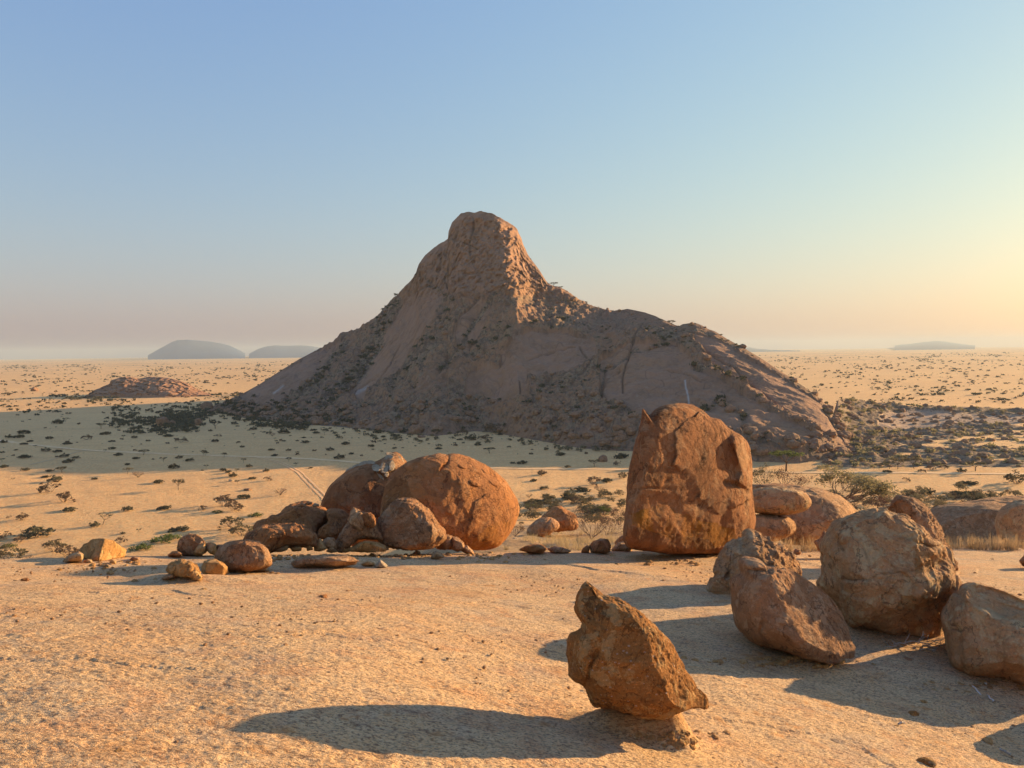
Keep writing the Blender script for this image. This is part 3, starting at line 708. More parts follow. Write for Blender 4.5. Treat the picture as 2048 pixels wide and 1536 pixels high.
def boulder(name, label, outline, D, thick, mat, p=2.3, tilt=(0, 0), n=48, amp=.035, seed=1.0, feats=(), cuts=(), center=None, base=None, ridge=.5, group=None, cat='boulder',
            ochre=None, dark=None, pale=None, parent=None, back=None, fine=1.0, facets=9, hull=None):
    o = smooth_outline(outline, hard=cat in ('rock', 'stone'))
    c = np.array(center if center else ((o[:, 0].min() + o[:, 0].max()) / 2, (o[:, 1].min() + o[:, 1].max()) / 2), float)
    th = np.arctan2(-(o[:, 1] - c[1]), o[:, 0] - c[0]); rr = np.hypot(*(o - c).T)
    k = np.argsort(th); th, rr = th[k], rr[k]
    T = np.linspace(-math.pi, math.pi, 721)
    Rt = np.interp(T, th, rr, period=2 * math.pi)
    ker = np.hanning(121); ker /= ker.sum()
    Rs = np.convolve(np.concatenate([Rt[-61:-1], Rt, Rt[1:61]]), ker, 'valid')[:721]
    U, F = cube_sphere(n)
    w = -U[:, 1]; rho = np.sqrt(np.clip(1 - w * w, 0, 1))
    a = np.arctan2(U[:, 2], U[:, 0])
    s = rho ** (2 / p); dep = np.sign(w) * np.abs(w) ** (2 / p)
    R0 = np.interp(a, T, Rt); R1 = np.interp(a, T, Rs)
    Re = R1 + (R0 - R1) * s ** 2.5
    px = c[0] + s * Re * np.cos(a); py = c[1] - s * Re * np.sin(a)
    m2 = D / FPX
    bk = thick if back is None else back
    y = D - np.where(dep > 0, dep * thick, dep * bk) + tilt[0] * (px - c[0]) * m2 + tilt[1] * (o[:, 1].max() - py) * m2
    size = max(np.ptp(o[:, 0]), np.ptp(o[:, 1])) * m2
    fr = sstep(-.05, .25, w)
    at = {'ochre': np.zeros(len(px)), 'dark': np.zeros(len(px)), 'pale': np.zeros(len(px))}
    jx = fbm(np.stack([px / 22, py / 22, py * 0 + seed], -1), 3) * 7; jy = fbm(np.stack([px / 22, py / 22, py * 0 + seed + 7], -1), 3) * 7
    for f in feats:
        if f[0] == 'bump':
            _, bx, by, rx, ry, h = f[:6]; rot = R(f[6]) if len(f) > 6 else 0; e = f[7] if len(f) > 7 else 2
            dx, dy = px - bx + jx * .4, py - by + jy * .4
            u = (dx * math.cos(rot) + dy * math.sin(rot)) / rx; v = (-dx * math.sin(rot) + dy * math.cos(rot)) / ry
            y = y - fr * h * np.exp(-(u * u + v * v) ** (e / 2))
        elif f[0] == 'crack':
            _, pts, wd, h = f[:4]
            dd = np.exp(-(poly_dist(px + jx * .5, py + jy * .5, pts) / wd) ** 2)
            y = y + fr * h * .6 * dd; at['dark'] = np.maximum(at['dark'], dd * .35)
        elif f[0] == 'ledge':      # everything inside the outline stands proud by h with a sharp edge
            _, poly, h = f[:3]
            ins = in_poly(px + jx, py + jy, poly)
            y = y - fr * h * ins
        elif f[0] == 'pale': at['pale'] = np.maximum(at['pale'], in_poly(px + jx, py + jy, f[1]) * f[2])
        elif f[0] == 'ochre': at['ochre'] = np.maximum(at['ochre'], in_poly(px + jx, py + jy, f[1]) * f[2])
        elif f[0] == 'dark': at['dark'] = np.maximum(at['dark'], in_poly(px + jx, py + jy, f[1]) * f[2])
    V = P(px, py, y); LAST['px'], LAST['py'], LAST['fr'] = px, py, fr
    cc = P(np.array([c[0]]), np.array([c[1]]), np.array([D]))[0]
    for (nx, ny, nz, off) in cuts:
        nv = np.array([nx, ny, nz], float); nv /= np.linalg.norm(nv)
        dd = (V - cc) @ nv - off * size      # pare the skin back to a plane, away from the viewer's side, so the outline stays
        mv = np.minimum(np.maximum(dd, 0) * .92 / max(.3, abs(nv[1])), size * .6) * sstep(-.6, .1, w)
        V = CAMP + (V - CAMP) * (1 + mv / V[:, 1])[:, None]
    # spalled facets: the outer skin has come off in flattish pieces on the near side
    rc = np.random.default_rng(int(seed * 7 + 5)); rel = V - cc
    for _ in range(facets):
        nv = np.array([rc.uniform(-1, 1), -1.0 - .4 * rc.random(), rc.uniform(-.6, 1.1)]); nv /= np.linalg.norm(nv)
        dd = rel @ nv; lim = dd.max() * rc.uniform(.86, .95)
        V = CAMP + (V - CAMP) * (1 + np.maximum(dd - lim, 0) * .85 * fr / abs(nv[1]) / V[:, 1])[:, None]; rel = V - cc
    V = add_noise(V, F, size, amp, seed, ridge, fine=fine)
    bp = V.mean(0); bp[2] = V[:, 2].min()
    if cat in ('rock', 'stone') and not feats or hull is not None:
        if hull is not None:
            q = np.array(hull, float); V = P(q[:, 0], q[:, 1], D + q[:, 2])
        else:
            rr_ = np.random.default_rng(int(seed) + 3); oo = np.array(outline, float); cx_, cy_ = oo.mean(0)
            Q = [P(oo[:, 0], oo[:, 1], np.full(len(oo), D) + rr_.uniform(-.35, .35, len(oo)) * thick)]
            for sgn in (-1, 1):
                kk_ = rr_.permutation(len(oo))[:5]; f_ = rr_.uniform(.45, .8, len(kk_))[:, None]
                ii = np.array([[cx_, cy_]]) + (oo[kk_] - [[cx_, cy_]]) * f_
                Q.append(P(ii[:, 0], ii[:, 1], D + sgn * thick * rr_.uniform(.65, 1.0, len(kk_))))
            V = np.concatenate(Q)
        V, F = hull_mesh(V, size, .022, seed); at = {k: np.zeros(len(V)) for k in at}
    if parent is not None: bp = np.array(parent.location)
    me = make_mesh(name, V - bp, F, [mat], attrs=at)
    ob = link(name, me, parent, tuple(bp) if parent is None else (0, 0, 0))
    if parent is None:
        ob['label'] = label; ob['category'] = cat
        if group: ob['group'] = group
    BOULDERS[name] = ob
    return ob
def yat(px, py): return min(18.0 / (1 - .48 * (px - 1024) / FPX), float(G(px, py, slab_full)[1]))
def yg(px, py): return float(G(px, py)[1])

# --- the precarious foreground rock on its worn pedestal
D = float(G(1290, 1478, slab_full)[1])
boulder('boulder', 'rough pear shaped boulder with a horned tip perched on a worn pedestal', [(1175, 1162), (1183, 1172), (1184, 1182), (1194, 1184), (1203, 1192), (1220, 1199), (1245, 1206), (1268, 1218), (1285, 1233), (1305, 1252), (1325, 1272), (1342, 1296), (1358, 1320), (1375, 1345), (1392, 1370), (1408, 1392), (1417, 1412), (1408, 1417), (1385, 1419), (1355, 1425), (1338, 1434), (1310, 1435), (1280, 1431), (1255, 1423), (1225, 1414), (1195, 1412), (1183, 1402), (1176, 1386), (1168, 1372), (1150, 1362), (1140, 1348), (1141, 1325), (1138, 1300), (1139, 1272), (1150, 1264), (1162, 1255), (1164, 1240), (1153, 1226), (1153, 1205), (1162, 1180)],
    D, .40, M_COARSE, p=2.5, tilt=(-.15, .12), n=190, amp=.016, seed=2, center=(1255, 1320),
    feats=[('crack', [(1195, 1300), (1178, 1340), (1172, 1375)], 4, .05), ('crack', [(1295, 1402), (1320, 1396), (1345, 1398)], 2, .02), ('bump', 1165, 1325, 26, 50, .05), ('bump', 1163, 1200, 14, 34, .04, 0, 4), ('crack', [(1176, 1200), (1186, 1230), (1196, 1262)], 5, .03)],
    cuts=[(.80, -.55, .33, .30)], ridge=.5, fine=2.2, facets=5)
# --- tilted slab behind it
D = yat(1640, 1322)
boulder('boulder', 'brown leaf shaped boulder leaning to one side with its pitted upper face in the sun', [(1479, 1122), (1490, 1116), (1510, 1119), (1525, 1126), (1529, 1131), (1548, 1134), (1553, 1139), (1570, 1138), (1590, 1146), (1608, 1157), (1640, 1178), (1665, 1200), (1680, 1222), (1690, 1243), (1696, 1262), (1703, 1282), (1708, 1298), (1706, 1312), (1690, 1318), (1660, 1325), (1630, 1318), (1600, 1310), (1570, 1300), (1530, 1291), (1505, 1284), (1490, 1270), (1475, 1255), (1468, 1238), (1464, 1215), (1462, 1190), (1461, 1165), (1468, 1153), (1481, 1146), (1480, 1133)],
    D + .1, .70, M_BROWN, p=2.6, tilt=(-.55, .30), n=130, amp=.014, seed=5, center=(1570, 1225),
    feats=[('crack', [(1523, 1245), (1520, 1262), (1528, 1275)], 3, .06), ('bump', 1505, 1128, 26, 9, .10, 10, 4), ('crack', [(1485, 1142), (1515, 1140), (1545, 1145)], 3, .06), ('pale', [(1482, 1120), (1520, 1118), (1532, 1130), (1500, 1138)], .5)],
    cuts=[(.58, -.58, .58, .15)], ridge=.38, facets=5, fine=1.8)
# --- gnarled boulder behind the leaning slab
D = yat(1520, 1190)
boulder('boulder', 'gnarled hollowed boulder with a jagged crest just behind the leaning brown boulder', [(1500, 1071), (1512, 1073), (1520, 1080), (1530, 1080), (1540, 1088), (1552, 1090), (1566, 1098), (1580, 1112), (1592, 1128), (1600, 1148), (1600, 1180), (1570, 1200), (1520, 1205), (1470, 1212), (1450, 1208), (1430, 1200), (1424, 1180), (1426, 1165), (1436, 1152), (1437, 1140), (1447, 1122), (1452, 1105), (1465, 1093), (1484, 1085), (1494, 1078)],
    D + .2, .8, M_OLIVE, p=2.3, n=110, amp=.035, seed=8, center=(1510, 1145), tilt=(.2, .2),
    feats=[('crack', [(1470, 1118), (1462, 1140), (1450, 1160), (1460, 1178)], 9, .32), ('bump', 1444, 1178, 18, 26, .18, 0, 3), ('bump', 1477, 1130, 12, 22, .14, 20, 3), ('bump', 1520, 1086, 8, 7, .10, 0, 4), ('bump', 1538, 1090, 8, 6, .10, 0, 4), ('crack', [(1440, 1196), (1475, 1196)], 4, .1)], ridge=.7)
# --- big pinkish boulder
D = yat(1790, 1264)
boulder('boulder', 'massive pinkish boulder with a ledge and undercut base behind the leaning brown boulder', [(1668, 1056), (1690, 1038), (1720, 1026), (1750, 1022), (1768, 1019), (1780, 1028), (1800, 1034), (1825, 1048), (1848, 1064), (1862, 1078), (1878, 1086), (1893, 1098), (1900, 1112), (1904, 1135), (1908, 1150), (1918, 1166), (1922, 1192), (1908, 1196), (1903, 1215), (1894, 1240), (1880, 1262), (1874, 1280), (1850, 1284), (1810, 1278), (1765, 1268), (1730, 1262), (1700, 1256), (1690, 1244), (1684, 1222), (1672, 1206), (1655, 1190), (1640, 1172), (1646, 1150), (1648, 1130), (1650, 1105), (1654, 1080)],
    D + .25, 1.05, M_PINK, p=2.5, tilt=(-.28, .10), n=170, amp=.022, seed=13, center=(1775, 1150),
    feats=[('ledge', [(1660, 1040), (1720, 1020), (1780, 1015), (1860, 1070), (1880, 1090), (1862, 1092), (1800, 1073), (1730, 1076), (1690, 1082)], .10),
           ('crack', [(1800, 1075), (1830, 1082), (1862, 1092)], 4, .09), ('bump', 1880, 1120, 20, 28, -.28, 30, 3), ('bump', 1868, 1098, 22, 12, .15, 20, 3),
           ('crack', [(1690, 1155), (1710, 1163), (1735, 1165), (1755, 1150), (1775, 1145), (1830, 1142), (1855, 1130)], 4, .06),
           ('ledge', [(1690, 1165), (1760, 1160), (1800, 1140), (1835, 1165), (1870, 1195), (1810, 1190), (1790, 1215), (1740, 1245), (1700, 1255), (1680, 1230)], .13),
           ('bump', 1850, 1235, 60, 34, -.35, -25, 3), ('bump', 1850, 1170, 26, 14, .2, 30, 3), ('crack', [(1685, 1090), (1690, 1105)], 4, .08), ('bump', 1720, 1125, 40, 34, .12, 0, 3),
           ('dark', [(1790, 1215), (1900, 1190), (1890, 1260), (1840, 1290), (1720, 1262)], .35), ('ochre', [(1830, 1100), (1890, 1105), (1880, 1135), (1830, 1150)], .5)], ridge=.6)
boulder('boulder', 'reddish boulder with ragged sunlit edge peeping over the massive pinkish boulder', [(1775, 1022), (1785, 1006), (1800, 997), (1815, 1000), (1832, 1006), (1850, 1020), (1862, 1035), (1874, 1050), (1884, 1064), (1886, 1080), (1898, 1095), (1908, 1115), (1910, 1130), (1905, 1150), (1890, 1160), (1840, 1140), (1790, 1100), (1772, 1060)],
    yat(1905, 1160) + 1.5, .9, M_BROWN, p=2.4, n=70, amp=.035, seed=17, tilt=(.3, .2), cuts=[(-.5, -.8, .2, .3)], feats=[('bump', 1800, 1008, 18, 7, .08, -35, 4)], ridge=.6)
boulder('boulder', 'small reddish knob showing past the sheltered side of the massive pinkish boulder', [(1648, 1062), (1656, 1075), (1658, 1110), (1650, 1117), (1644, 1105), (1636, 1095), (1632, 1085), (1642, 1078)], yat(1650, 1120) + .6, .3, M_BROWN, n=26, seed=19, amp=.05)
# --- cropped boulder at the edge
D = yat(1930, 1350)
boulder('boulder', 'broad pinkish boulder with cracked flat faces partly cut off by the photo edge', [(1925, 1172), (1945, 1167), (1975, 1172), (2010, 1183), (2048, 1200), (2110, 1230), (2160, 1280), (2170, 1340), (2130, 1385), (2060, 1372), (2010, 1358), (1960, 1350), (1925, 1340), (1905, 1328), (1898, 1300), (1895, 1270), (1889, 1240), (1893, 1225), (1903, 1205), (1908, 1190), (1918, 1188)],
    D + .1, .80, M_PINK, p=2.9, tilt=(-.25, .25), n=150, amp=.020, seed=23, center=(2020, 1275),
    feats=[('crack', [(1925, 1200), (1924, 1260), (1921, 1310), (1930, 1335)], 5, .10), ('crack', [(1893, 1258), (1925, 1262), (1955, 1266)], 2.5, .05), ('crack', [(2012, 1280), (2010, 1310), (2004, 1342)], 2.5, .05),
           ('bump', 1905, 1270, 16, 60, -.08, 0, 4), ('crack', [(1980, 1220), (1998, 1235), (2022, 1238), (2035, 1230)], 3, .08), ('bump', 2005, 1222, 26, 14, .08, 0, 4), ('crack', [(1988, 1270), (2015, 1278), (2040, 1272)], 3, .07), ('bump', 2030, 1345, 60, 16, -.12, 10, 3), ('ledge', [(1985, 1200), (2060, 1225), (2110, 1260), (2060, 1250), (2010, 1240), (1985, 1225)], .05)],
    cuts=[(.1, -.45, .88, .26), (-.55, -.8, 0, .40)], ridge=.5)
# --- the tall boulder
D = yat(1380, 1108) - .6
boulder('boulder', 'tallest orange boulder, square shouldered with a small horn and streaked undercut base', [(1285, 816), (1290, 820), (1295, 829), (1301, 828), (1308, 820), (1320, 813), (1345, 807), (1362, 805), (1385, 811), (1405, 821), (1420, 834), (1440, 840), (1458, 857), (1470, 864), (1485, 872), (1496, 886), (1502, 905), (1504, 940), (1503, 980), (1506, 1020), (1508, 1048), (1503, 1064), (1492, 1076), (1470, 1092), (1450, 1104), (1420, 1108), (1370, 1108), (1320, 1104), (1280, 1098), (1258, 1094), (1250, 1084), (1247, 1070), (1250, 1020), (1254, 970), (1260, 925), (1270, 890), (1279, 858), (1284, 835)],
    D, 1.1, M_TALL, p=3.9, tilt=(.84, .10), n=170, amp=.013, seed=29, center=(1380, 960),
    feats=[('bump', 1478, 898, 13, 40, .30, -8, 4), ('bump', 1488, 960, 14, 18, .22, 0, 4), ('bump', 1460, 925, 22, 40, -.10, 0, 3), ('ledge', [(1348, 865), (1365, 850), (1400, 820), (1480, 870), (1500, 1000), (1440, 1030), (1400, 1000), (1385, 960), (1345, 930), (1352, 900)], .07),
           ('crack', [(1275, 978), (1320, 976), (1365, 978)], 2.5, .06), ('bump', 1320, 1010, 60, 26, -.10, 0, 3), ('bump', 1300, 850, 22, 18, -.12, 0, 3), ('crack', [(1450, 965), (1470, 968), (1500, 985)], 4, .18), ('bump', 1330, 848, 20, 10, .05, 0, 4),
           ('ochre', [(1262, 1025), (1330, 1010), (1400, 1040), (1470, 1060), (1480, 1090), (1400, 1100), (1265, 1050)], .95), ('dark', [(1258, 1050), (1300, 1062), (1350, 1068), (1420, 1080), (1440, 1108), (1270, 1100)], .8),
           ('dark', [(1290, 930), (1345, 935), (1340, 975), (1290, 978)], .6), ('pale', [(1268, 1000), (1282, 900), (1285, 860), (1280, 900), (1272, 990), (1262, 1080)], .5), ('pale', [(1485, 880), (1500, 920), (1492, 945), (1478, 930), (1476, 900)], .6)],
    ridge=.16, facets=3)
# --- round boulder
D = yat(960, 1100)
boulder('boulder', 'big round orange boulder with flaking patches, standing among smaller rocks', [(768, 990), (775, 965), (790, 945), (810, 928), (830, 918), (855, 912), (878, 909), (893, 911), (900, 909), (915, 910), (940, 917), (965, 927), (990, 943), (1010, 962), (1025, 985), (1035, 1005), (1037, 1020), (1032, 1042), (1022, 1062), (1008, 1080), (990, 1094), (965, 1099), (930, 1098), (890, 1095), (840, 1090), (790, 1085), (768, 1065), (760, 1030)],
    D + 1.3, 1.15, M_ORANGE, p=2.45, tilt=(.62, .18), n=150, amp=.010, seed=31, center=(905, 1010),
    feats=[('crack', [(897, 908), (893, 925), (880, 940), (868, 950), (862, 955)], 4, .10), ('bump', 858, 935, 10, 11, .10, 10, 5), ('bump', 893, 948, 9, 8, .08, 0, 5), ('ledge', [(820, 935), (850, 915), (895, 910), (880, 940), (866, 965), (872, 985), (868, 1000), (855, 1002), (848, 985), (838, 970), (822, 968)], .08),
           ('ledge', [(918, 958), (930, 968), (940, 985), (928, 1003), (908, 992), (922, 978)], .10), ('bump', 902, 1018, 7, 10, .10, 30, 5), ('bump', 949, 967, 12, 5, .05, 25, 6), ('bump', 970, 940, 12, 4, .05, 25, 6), ('bump', 990, 966, 13, 5, .05, 30, 6), ('bump', 985, 950, 6, 3, -.06, 35, 4), ('bump', 925, 934, 8, 3, .05, 20, 6), ('bump', 1004, 964, 5, 3, -.06, 40, 4),
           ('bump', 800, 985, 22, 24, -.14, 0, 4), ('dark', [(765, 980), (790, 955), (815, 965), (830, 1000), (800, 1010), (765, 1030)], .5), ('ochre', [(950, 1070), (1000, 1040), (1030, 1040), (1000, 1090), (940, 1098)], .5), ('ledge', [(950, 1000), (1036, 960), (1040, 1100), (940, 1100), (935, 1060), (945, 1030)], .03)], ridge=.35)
# --- flaky capped boulder behind
cap = boulder('boulder', 'dark streaked boulder crowned with pale split plates, tucked behind the big round boulder', [(641, 1010), (650, 990), (662, 970), (675, 956), (690, 943), (705, 935), (730, 926), (752, 922), (768, 914), (785, 906), (797, 908), (808, 918), (825, 935), (850, 960), (850, 1040), (830, 1085), (700, 1090), (650, 1060), (638, 1030)],
    D + 3.2, 1.6, M_TALL, p=2.4, n=110, amp=.014, seed=37, tilt=(.35, .25), center=(745, 1005),
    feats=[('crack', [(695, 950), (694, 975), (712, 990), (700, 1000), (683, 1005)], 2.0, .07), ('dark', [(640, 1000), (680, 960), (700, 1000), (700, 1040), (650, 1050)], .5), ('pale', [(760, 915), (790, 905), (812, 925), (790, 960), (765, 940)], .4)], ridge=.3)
def plate(parent, name, px, py, w, h, rot, Y, th, mat, seed, label=None, tilt=(0, 0)):
    k = 9; rs = np.random.default_rng(seed); pts = []
    for i in range(k):
        a = 2 * math.pi * i / k; rr_ = .82 + .3 * rs.random()
        u, v = w / 2 * math.cos(a) * rr_, h / 2 * math.sin(a) * rr_
        pts.append((px + u * math.cos(rot) - v * math.sin(rot), py + u * math.sin(rot) + v * math.cos(rot)))
    o = boulder(name, None, pts, Y, th, mat, p=4.5, n=14, amp=.02, seed=seed, parent=parent, tilt=tilt, facets=1, ridge=.3)
    if label: o['label'] = label
    return o
capv = np.zeros(len(cap.data.vertices) * 3, np.float32); cap.data.vertices.foreach_get('co', capv); capy = capv.reshape(-1, 3)[:, 1] + cap.location.y
cpx, cpy, cfr = LAST['px'].copy(), LAST['py'].copy(), LAST['fr'].copy()
def cap_y(a, b):
    q = (cpx - a) ** 2 + (cpy - b) ** 2 + (1 - cfr) * 400
    k = np.argsort(q)[:6]; return float(capy[k].mean())
for i, (px_, py_, w_, h_, rt_, dy) in enumerate([(700, 941, 18, 9, -.5, -.25), (712, 934, 14, 9, -.5, -.3), (727, 929, 18, 11, -.4, -.35), (742, 925, 16, 8, .2, -.35), (752, 936, 15, 14, .1, -1.2), (768, 937, 16, 20, .1, -1.15), (760, 950, 22, 8, .9, -1.45), (773, 948, 8, 12, .1, -1.25), (783, 932, 12, 20, .1, -.85), (786, 911, 30, 9, .35, -.2), (800, 918, 20, 9, .75, .1), (778, 915, 18, 8, -.2, -.4)]):
    yc = cap_y(px_, py_); m_ = D / FPX
    tx = np.clip((cap_y(px_ + 8, py_) - cap_y(px_ - 8, py_)) / (16 * m_), -2, 2); ty = np.clip((cap_y(px_, py_ - 7) - cap_y(px_, py_ + 7)) / (14 * m_), -2, 3)
    plate(cap, 'flake', px_, py_, w_ * 1.15, h_ * 1.1, rt_, yc - .03 - ty * h_ / 2 * m_, .05, M_PALE, 100 + i, tilt=(tx, ty))
# --- cone in front of the round boulder
Dc = yat(820, 1098)
boulder('boulder', 'rounded cone shaped boulder leaning against the big round boulder', [(757, 1050), (765, 1030), (780, 1012), (795, 1002), (812, 1000), (828, 1002), (845, 1012), (862, 1028), (876, 1048), (888, 1066), (890, 1080), (870, 1092), (830, 1097), (790, 1095), (765, 1085), (756, 1068)],
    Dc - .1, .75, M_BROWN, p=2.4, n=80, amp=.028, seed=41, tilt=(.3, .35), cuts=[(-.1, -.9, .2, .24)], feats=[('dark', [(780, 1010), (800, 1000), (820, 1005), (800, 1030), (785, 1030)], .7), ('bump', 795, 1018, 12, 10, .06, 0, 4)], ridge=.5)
for i, (pts, lb) in enumerate([
    ([(868, 1080), (878, 1070), (892, 1068), (905, 1072), (906, 1092), (890, 1100), (872, 1098)], 'grey brown block wedged at the toe of the cone shaped boulder'),
    ([(902, 1072), (915, 1074), (928, 1085), (930, 1098), (915, 1104), (902, 1098)], 'small cracked block between the toe of the cone boulder and the round boulder'),
    ([(925, 1092), (935, 1090), (945, 1100), (949, 1108), (935, 1108), (922, 1102)], 'dark little wedge of rock lying in front of the round boulder')]):
    boulder('rock', lb, pts, yat(900, 1103), .22, M_BROWN, p=2.8, n=30, amp=.05, seed=43 + i, cat='rock', cuts=[(.2, -.8, .5, .2)])
# --- stack with split blocks
Dl = yat(710, 1102)
st = boulder('boulder', 'hollow arched rock with two split blocks on its back, dark gap beneath', [(676, 1082), (684, 1066), (695, 1050), (700, 1038), (710, 1030), (722, 1028), (735, 1032), (748, 1040), (752, 1055), (760, 1068), (765, 1080), (752, 1078), (735, 1074), (715, 1078), (700, 1086), (690, 1098), (680, 1102), (674, 1094)],
    Dl, .45, M_BROWN, p=2.5, n=60, amp=.04, seed=51, tilt=(.1, .3), center=(715, 1058), ridge=.6)
boulder('split_block', None, [(704, 1034), (715, 1027), (724, 1028), (729, 1050), (722, 1062), (708, 1052), (700, 1044)], Dl - .2, .25, M_OLIVE, p=3, n=24, amp=.05, seed=52, parent=st)
boulder('split_block', None, [(725, 1030), (738, 1026), (748, 1034), (750, 1050), (742, 1054), (730, 1050)], Dl - .25, .22, M_ORANGE, p=3, n=24, amp=.05, seed=53, parent=st)
boulder('rock', 'knobbly stone balanced on top of the arched rock', [(698, 1036), (701, 1022), (706, 1014), (710, 1019), (720, 1020), (722, 1028), (714, 1036), (702, 1042)], Dl + .05, .14, M_OLIVE, n=24, amp=.08, seed=54, cat='rock')
boulder('rock', 'low ochre hump of rock under the arched rock', [(700, 1096), (712, 1086), (730, 1082), (755, 1084), (770, 1092), (772, 1102), (735, 1105), (700, 1104)], Dl - .25, .3, M_YELLOW, n=30, amp=.04, seed=55, cat='rock')
# --- split wedge pair
De = yg(600, 1075) + 1.0
De = Dl + 1.6
boulder('boulder', 'sloping reddish slab of rock split from its neighbour by a dark crack', [(512, 1052), (535, 1040), (560, 1030), (575, 1016), (590, 1010), (612, 1006), (630, 1012), (648, 1018), (656, 1028), (655, 1042), (642, 1055), (636, 1072), (628, 1090), (560, 1085), (520, 1072)], De, .9, M_ORANGE, p=2.7, n=90, amp=.02, seed=61, tilt=(.55, .8), center=(590, 1050),
    feats=[('bump', 590, 1045, 18, 5, .08, 10, 4)], cuts=[(.1, -.7, .7, .22)], ridge=.7)
boulder('boulder', 'rounded reddish half of the split rock, crack on one side', [(654, 1022), (668, 1018), (685, 1020), (696, 1030), (698, 1045), (690, 1062), (676, 1078), (650, 1078), (635, 1072), (642, 1056), (656, 1044)], De + .1, .7, M_ORANGE, p=2.6, n=64, amp=.022, seed=62, tilt=(.55, .5), feats=[('crack', [(655, 1032), (670, 1034), (690, 1038)], 3, .1)], ridge=.7)
for i, (px_, py_) in enumerate([(606, 1010), (618, 1006), (632, 1010)]):
    boulder('stone', ['flat dark stone lying on the low end of the split slab crest', 'flat dark stone on the very top of the split slab', 'pale chip of stone beside the flat dark stones on the split slab'][i],
            [(px_ - 8, py_), (px_ - 2, py_ - 4), (px_ + 6, py_ - 2), (px_ + 7, py_ + 3), (px_ - 6, py_ + 4)], De - .1, .1, [M_BROWN, M_BROWN, M_PALE][i], n=12, seed=63 + i, cat='stone')
boulder('rock', 'small dark pointed rock at the low end of the split slab', [(511, 1060), (522, 1048), (532, 1045), (541, 1055), (540, 1066), (515, 1068)], De - .3, .3, M_BROWN, p=2.8, n=24, amp=.06, seed=67, cat='rock')
# --- long overhanging rock
Df = yat(560, 1106)
boulder('boulder', 'long low orange rock with a shadowed overhang along its front', [(490, 1080), (500, 1066), (515, 1056), (535, 1054), (560, 1051), (595, 1050), (612, 1056), (625, 1065), (632, 1080), (630, 1092), (600, 1092), (575, 1094), (550, 1100), (530, 1104), (505, 1100), (492, 1092)], Df, .6, M_ORANGE, p=2.5, n=84, amp=.03, seed=71, tilt=(.25, .6),
    feats=[('bump', 580, 1088, 46, 14, -.35, 0, 3), ('bump', 530, 1085, 26, 16, .1, -10, 3)], center=(562, 1076), ridge=.5)
for i, (pts, m_, lb) in enumerate([
    ([(545, 1100), (560, 1092), (578, 1090), (575, 1100), (562, 1104), (546, 1104)], M_PINK, 'pale angular slab of stone under the long overhanging rock'),
    ([(580, 1096), (592, 1092), (604, 1094), (603, 1102), (585, 1103)], M_YELLOW, 'brown pebble like stone under the middle of the long overhang'),
    ([(612, 1094), (618, 1088), (624, 1092), (626, 1100), (614, 1102)], M_YELLOW, 'upright yellowish stone at the end of the long overhang'),
    ([(628, 1088), (640, 1076), (650, 1088), (655, 1098), (640, 1103), (628, 1102)], M_YELLOW, 'lumpy yellowish rock between the overhang and the arched rock'),
    ([(644, 1082), (655, 1074), (668, 1076), (676, 1084), (674, 1098), (655, 1098), (646, 1092)], M_OLIVE, 'grey brown rock between the split rock and the arched rock'),
    ([(652, 1103), (660, 1092), (666, 1090), (670, 1098), (676, 1104), (662, 1106)], M_PINK, 'thin leaning pinkish shard before the grey brown rock'),
    ([(760, 1094), (768, 1086), (776, 1090), (778, 1100), (764, 1103)], M_PINK, 'round pinkish stone beside the dark gap of the cone boulder'),
    ([(683, 1100), (692, 1093), (702, 1094), (704, 1102), (690, 1106)], M_YELLOW, 'smooth ochre stone at the dark foot of the arched rock')]):
    boulder('stone', lb, pts, yat(sum(p_[0] for p_ in pts) / len(pts), max(p_[1] for p_ in pts)), .16, m_, p=2.7, n=20, amp=.05, seed=73 + i, cat='stone')
# --- row of small boulders
Dg = yat(490, 1143)
boulder('boulder', 'smooth brown egg shaped boulder beside two small yellow rocks', [(430, 1112), (440, 1095), (455, 1086), (480, 1083), (510, 1084), (525, 1090), (536, 1104), (543, 1120), (540, 1132), (520, 1140), (490, 1144), (455, 1142), (435, 1134)], Dg, .5, M_BROWN, p=2.3, n=64, amp=.022, seed=81, feats=[('crack', [(525, 1092), (530, 1105), (536, 1118)], 2.5, .04), ('pale', [(524, 1090), (543, 1105), (540, 1130), (532, 1115)], .35)], tilt=(0, .2))
boulder('rock', 'lumpy yellow rock resting between the turtle shaped rock and the egg shaped boulder', [(402, 1134), (408, 1122), (418, 1119), (432, 1118), (445, 1124), (456, 1134), (457, 1146), (444, 1153), (420, 1152), (405, 1148)], yat(430, 1152), .25, M_YELLOW, n=40, amp=.05, seed=83, cat='rock', ridge=.7)
boulder('rock', 'yellow turtle shaped rock propped above the slab on a flat stone', [(337, 1138), (345, 1126), (360, 1122), (378, 1125), (390, 1134), (398, 1145), (405, 1156), (398, 1162), (385, 1156), (370, 1151), (355, 1152), (342, 1145)], yat(370, 1160), .28, M_YELLOW, n=46, amp=.045, seed=84, cat='rock', ridge=.8, feats=[('bump', 385, 1145, 8, 12, -.06, 0, 3)], tilt=(0, .2))
boulder('stone', 'thin flat flake sticking out from under the turtle shaped rock', [(322, 1156), (335, 1148), (350, 1147), (352, 1154), (340, 1158), (326, 1160)], yat(340, 1160), .12, M_OLIVE, p=3, n=16, seed=85, cat='stone')
boulder('stone', 'pale square edged stone against the foot of the egg shaped boulder', [(512, 1136), (518, 1130), (530, 1128), (536, 1136), (537, 1143), (515, 1144)], yat(525, 1144), .09, M_PALE, p=3.2, n=20, amp=.03, seed=86, cat='stone')
Dj = yat(230, 1122)
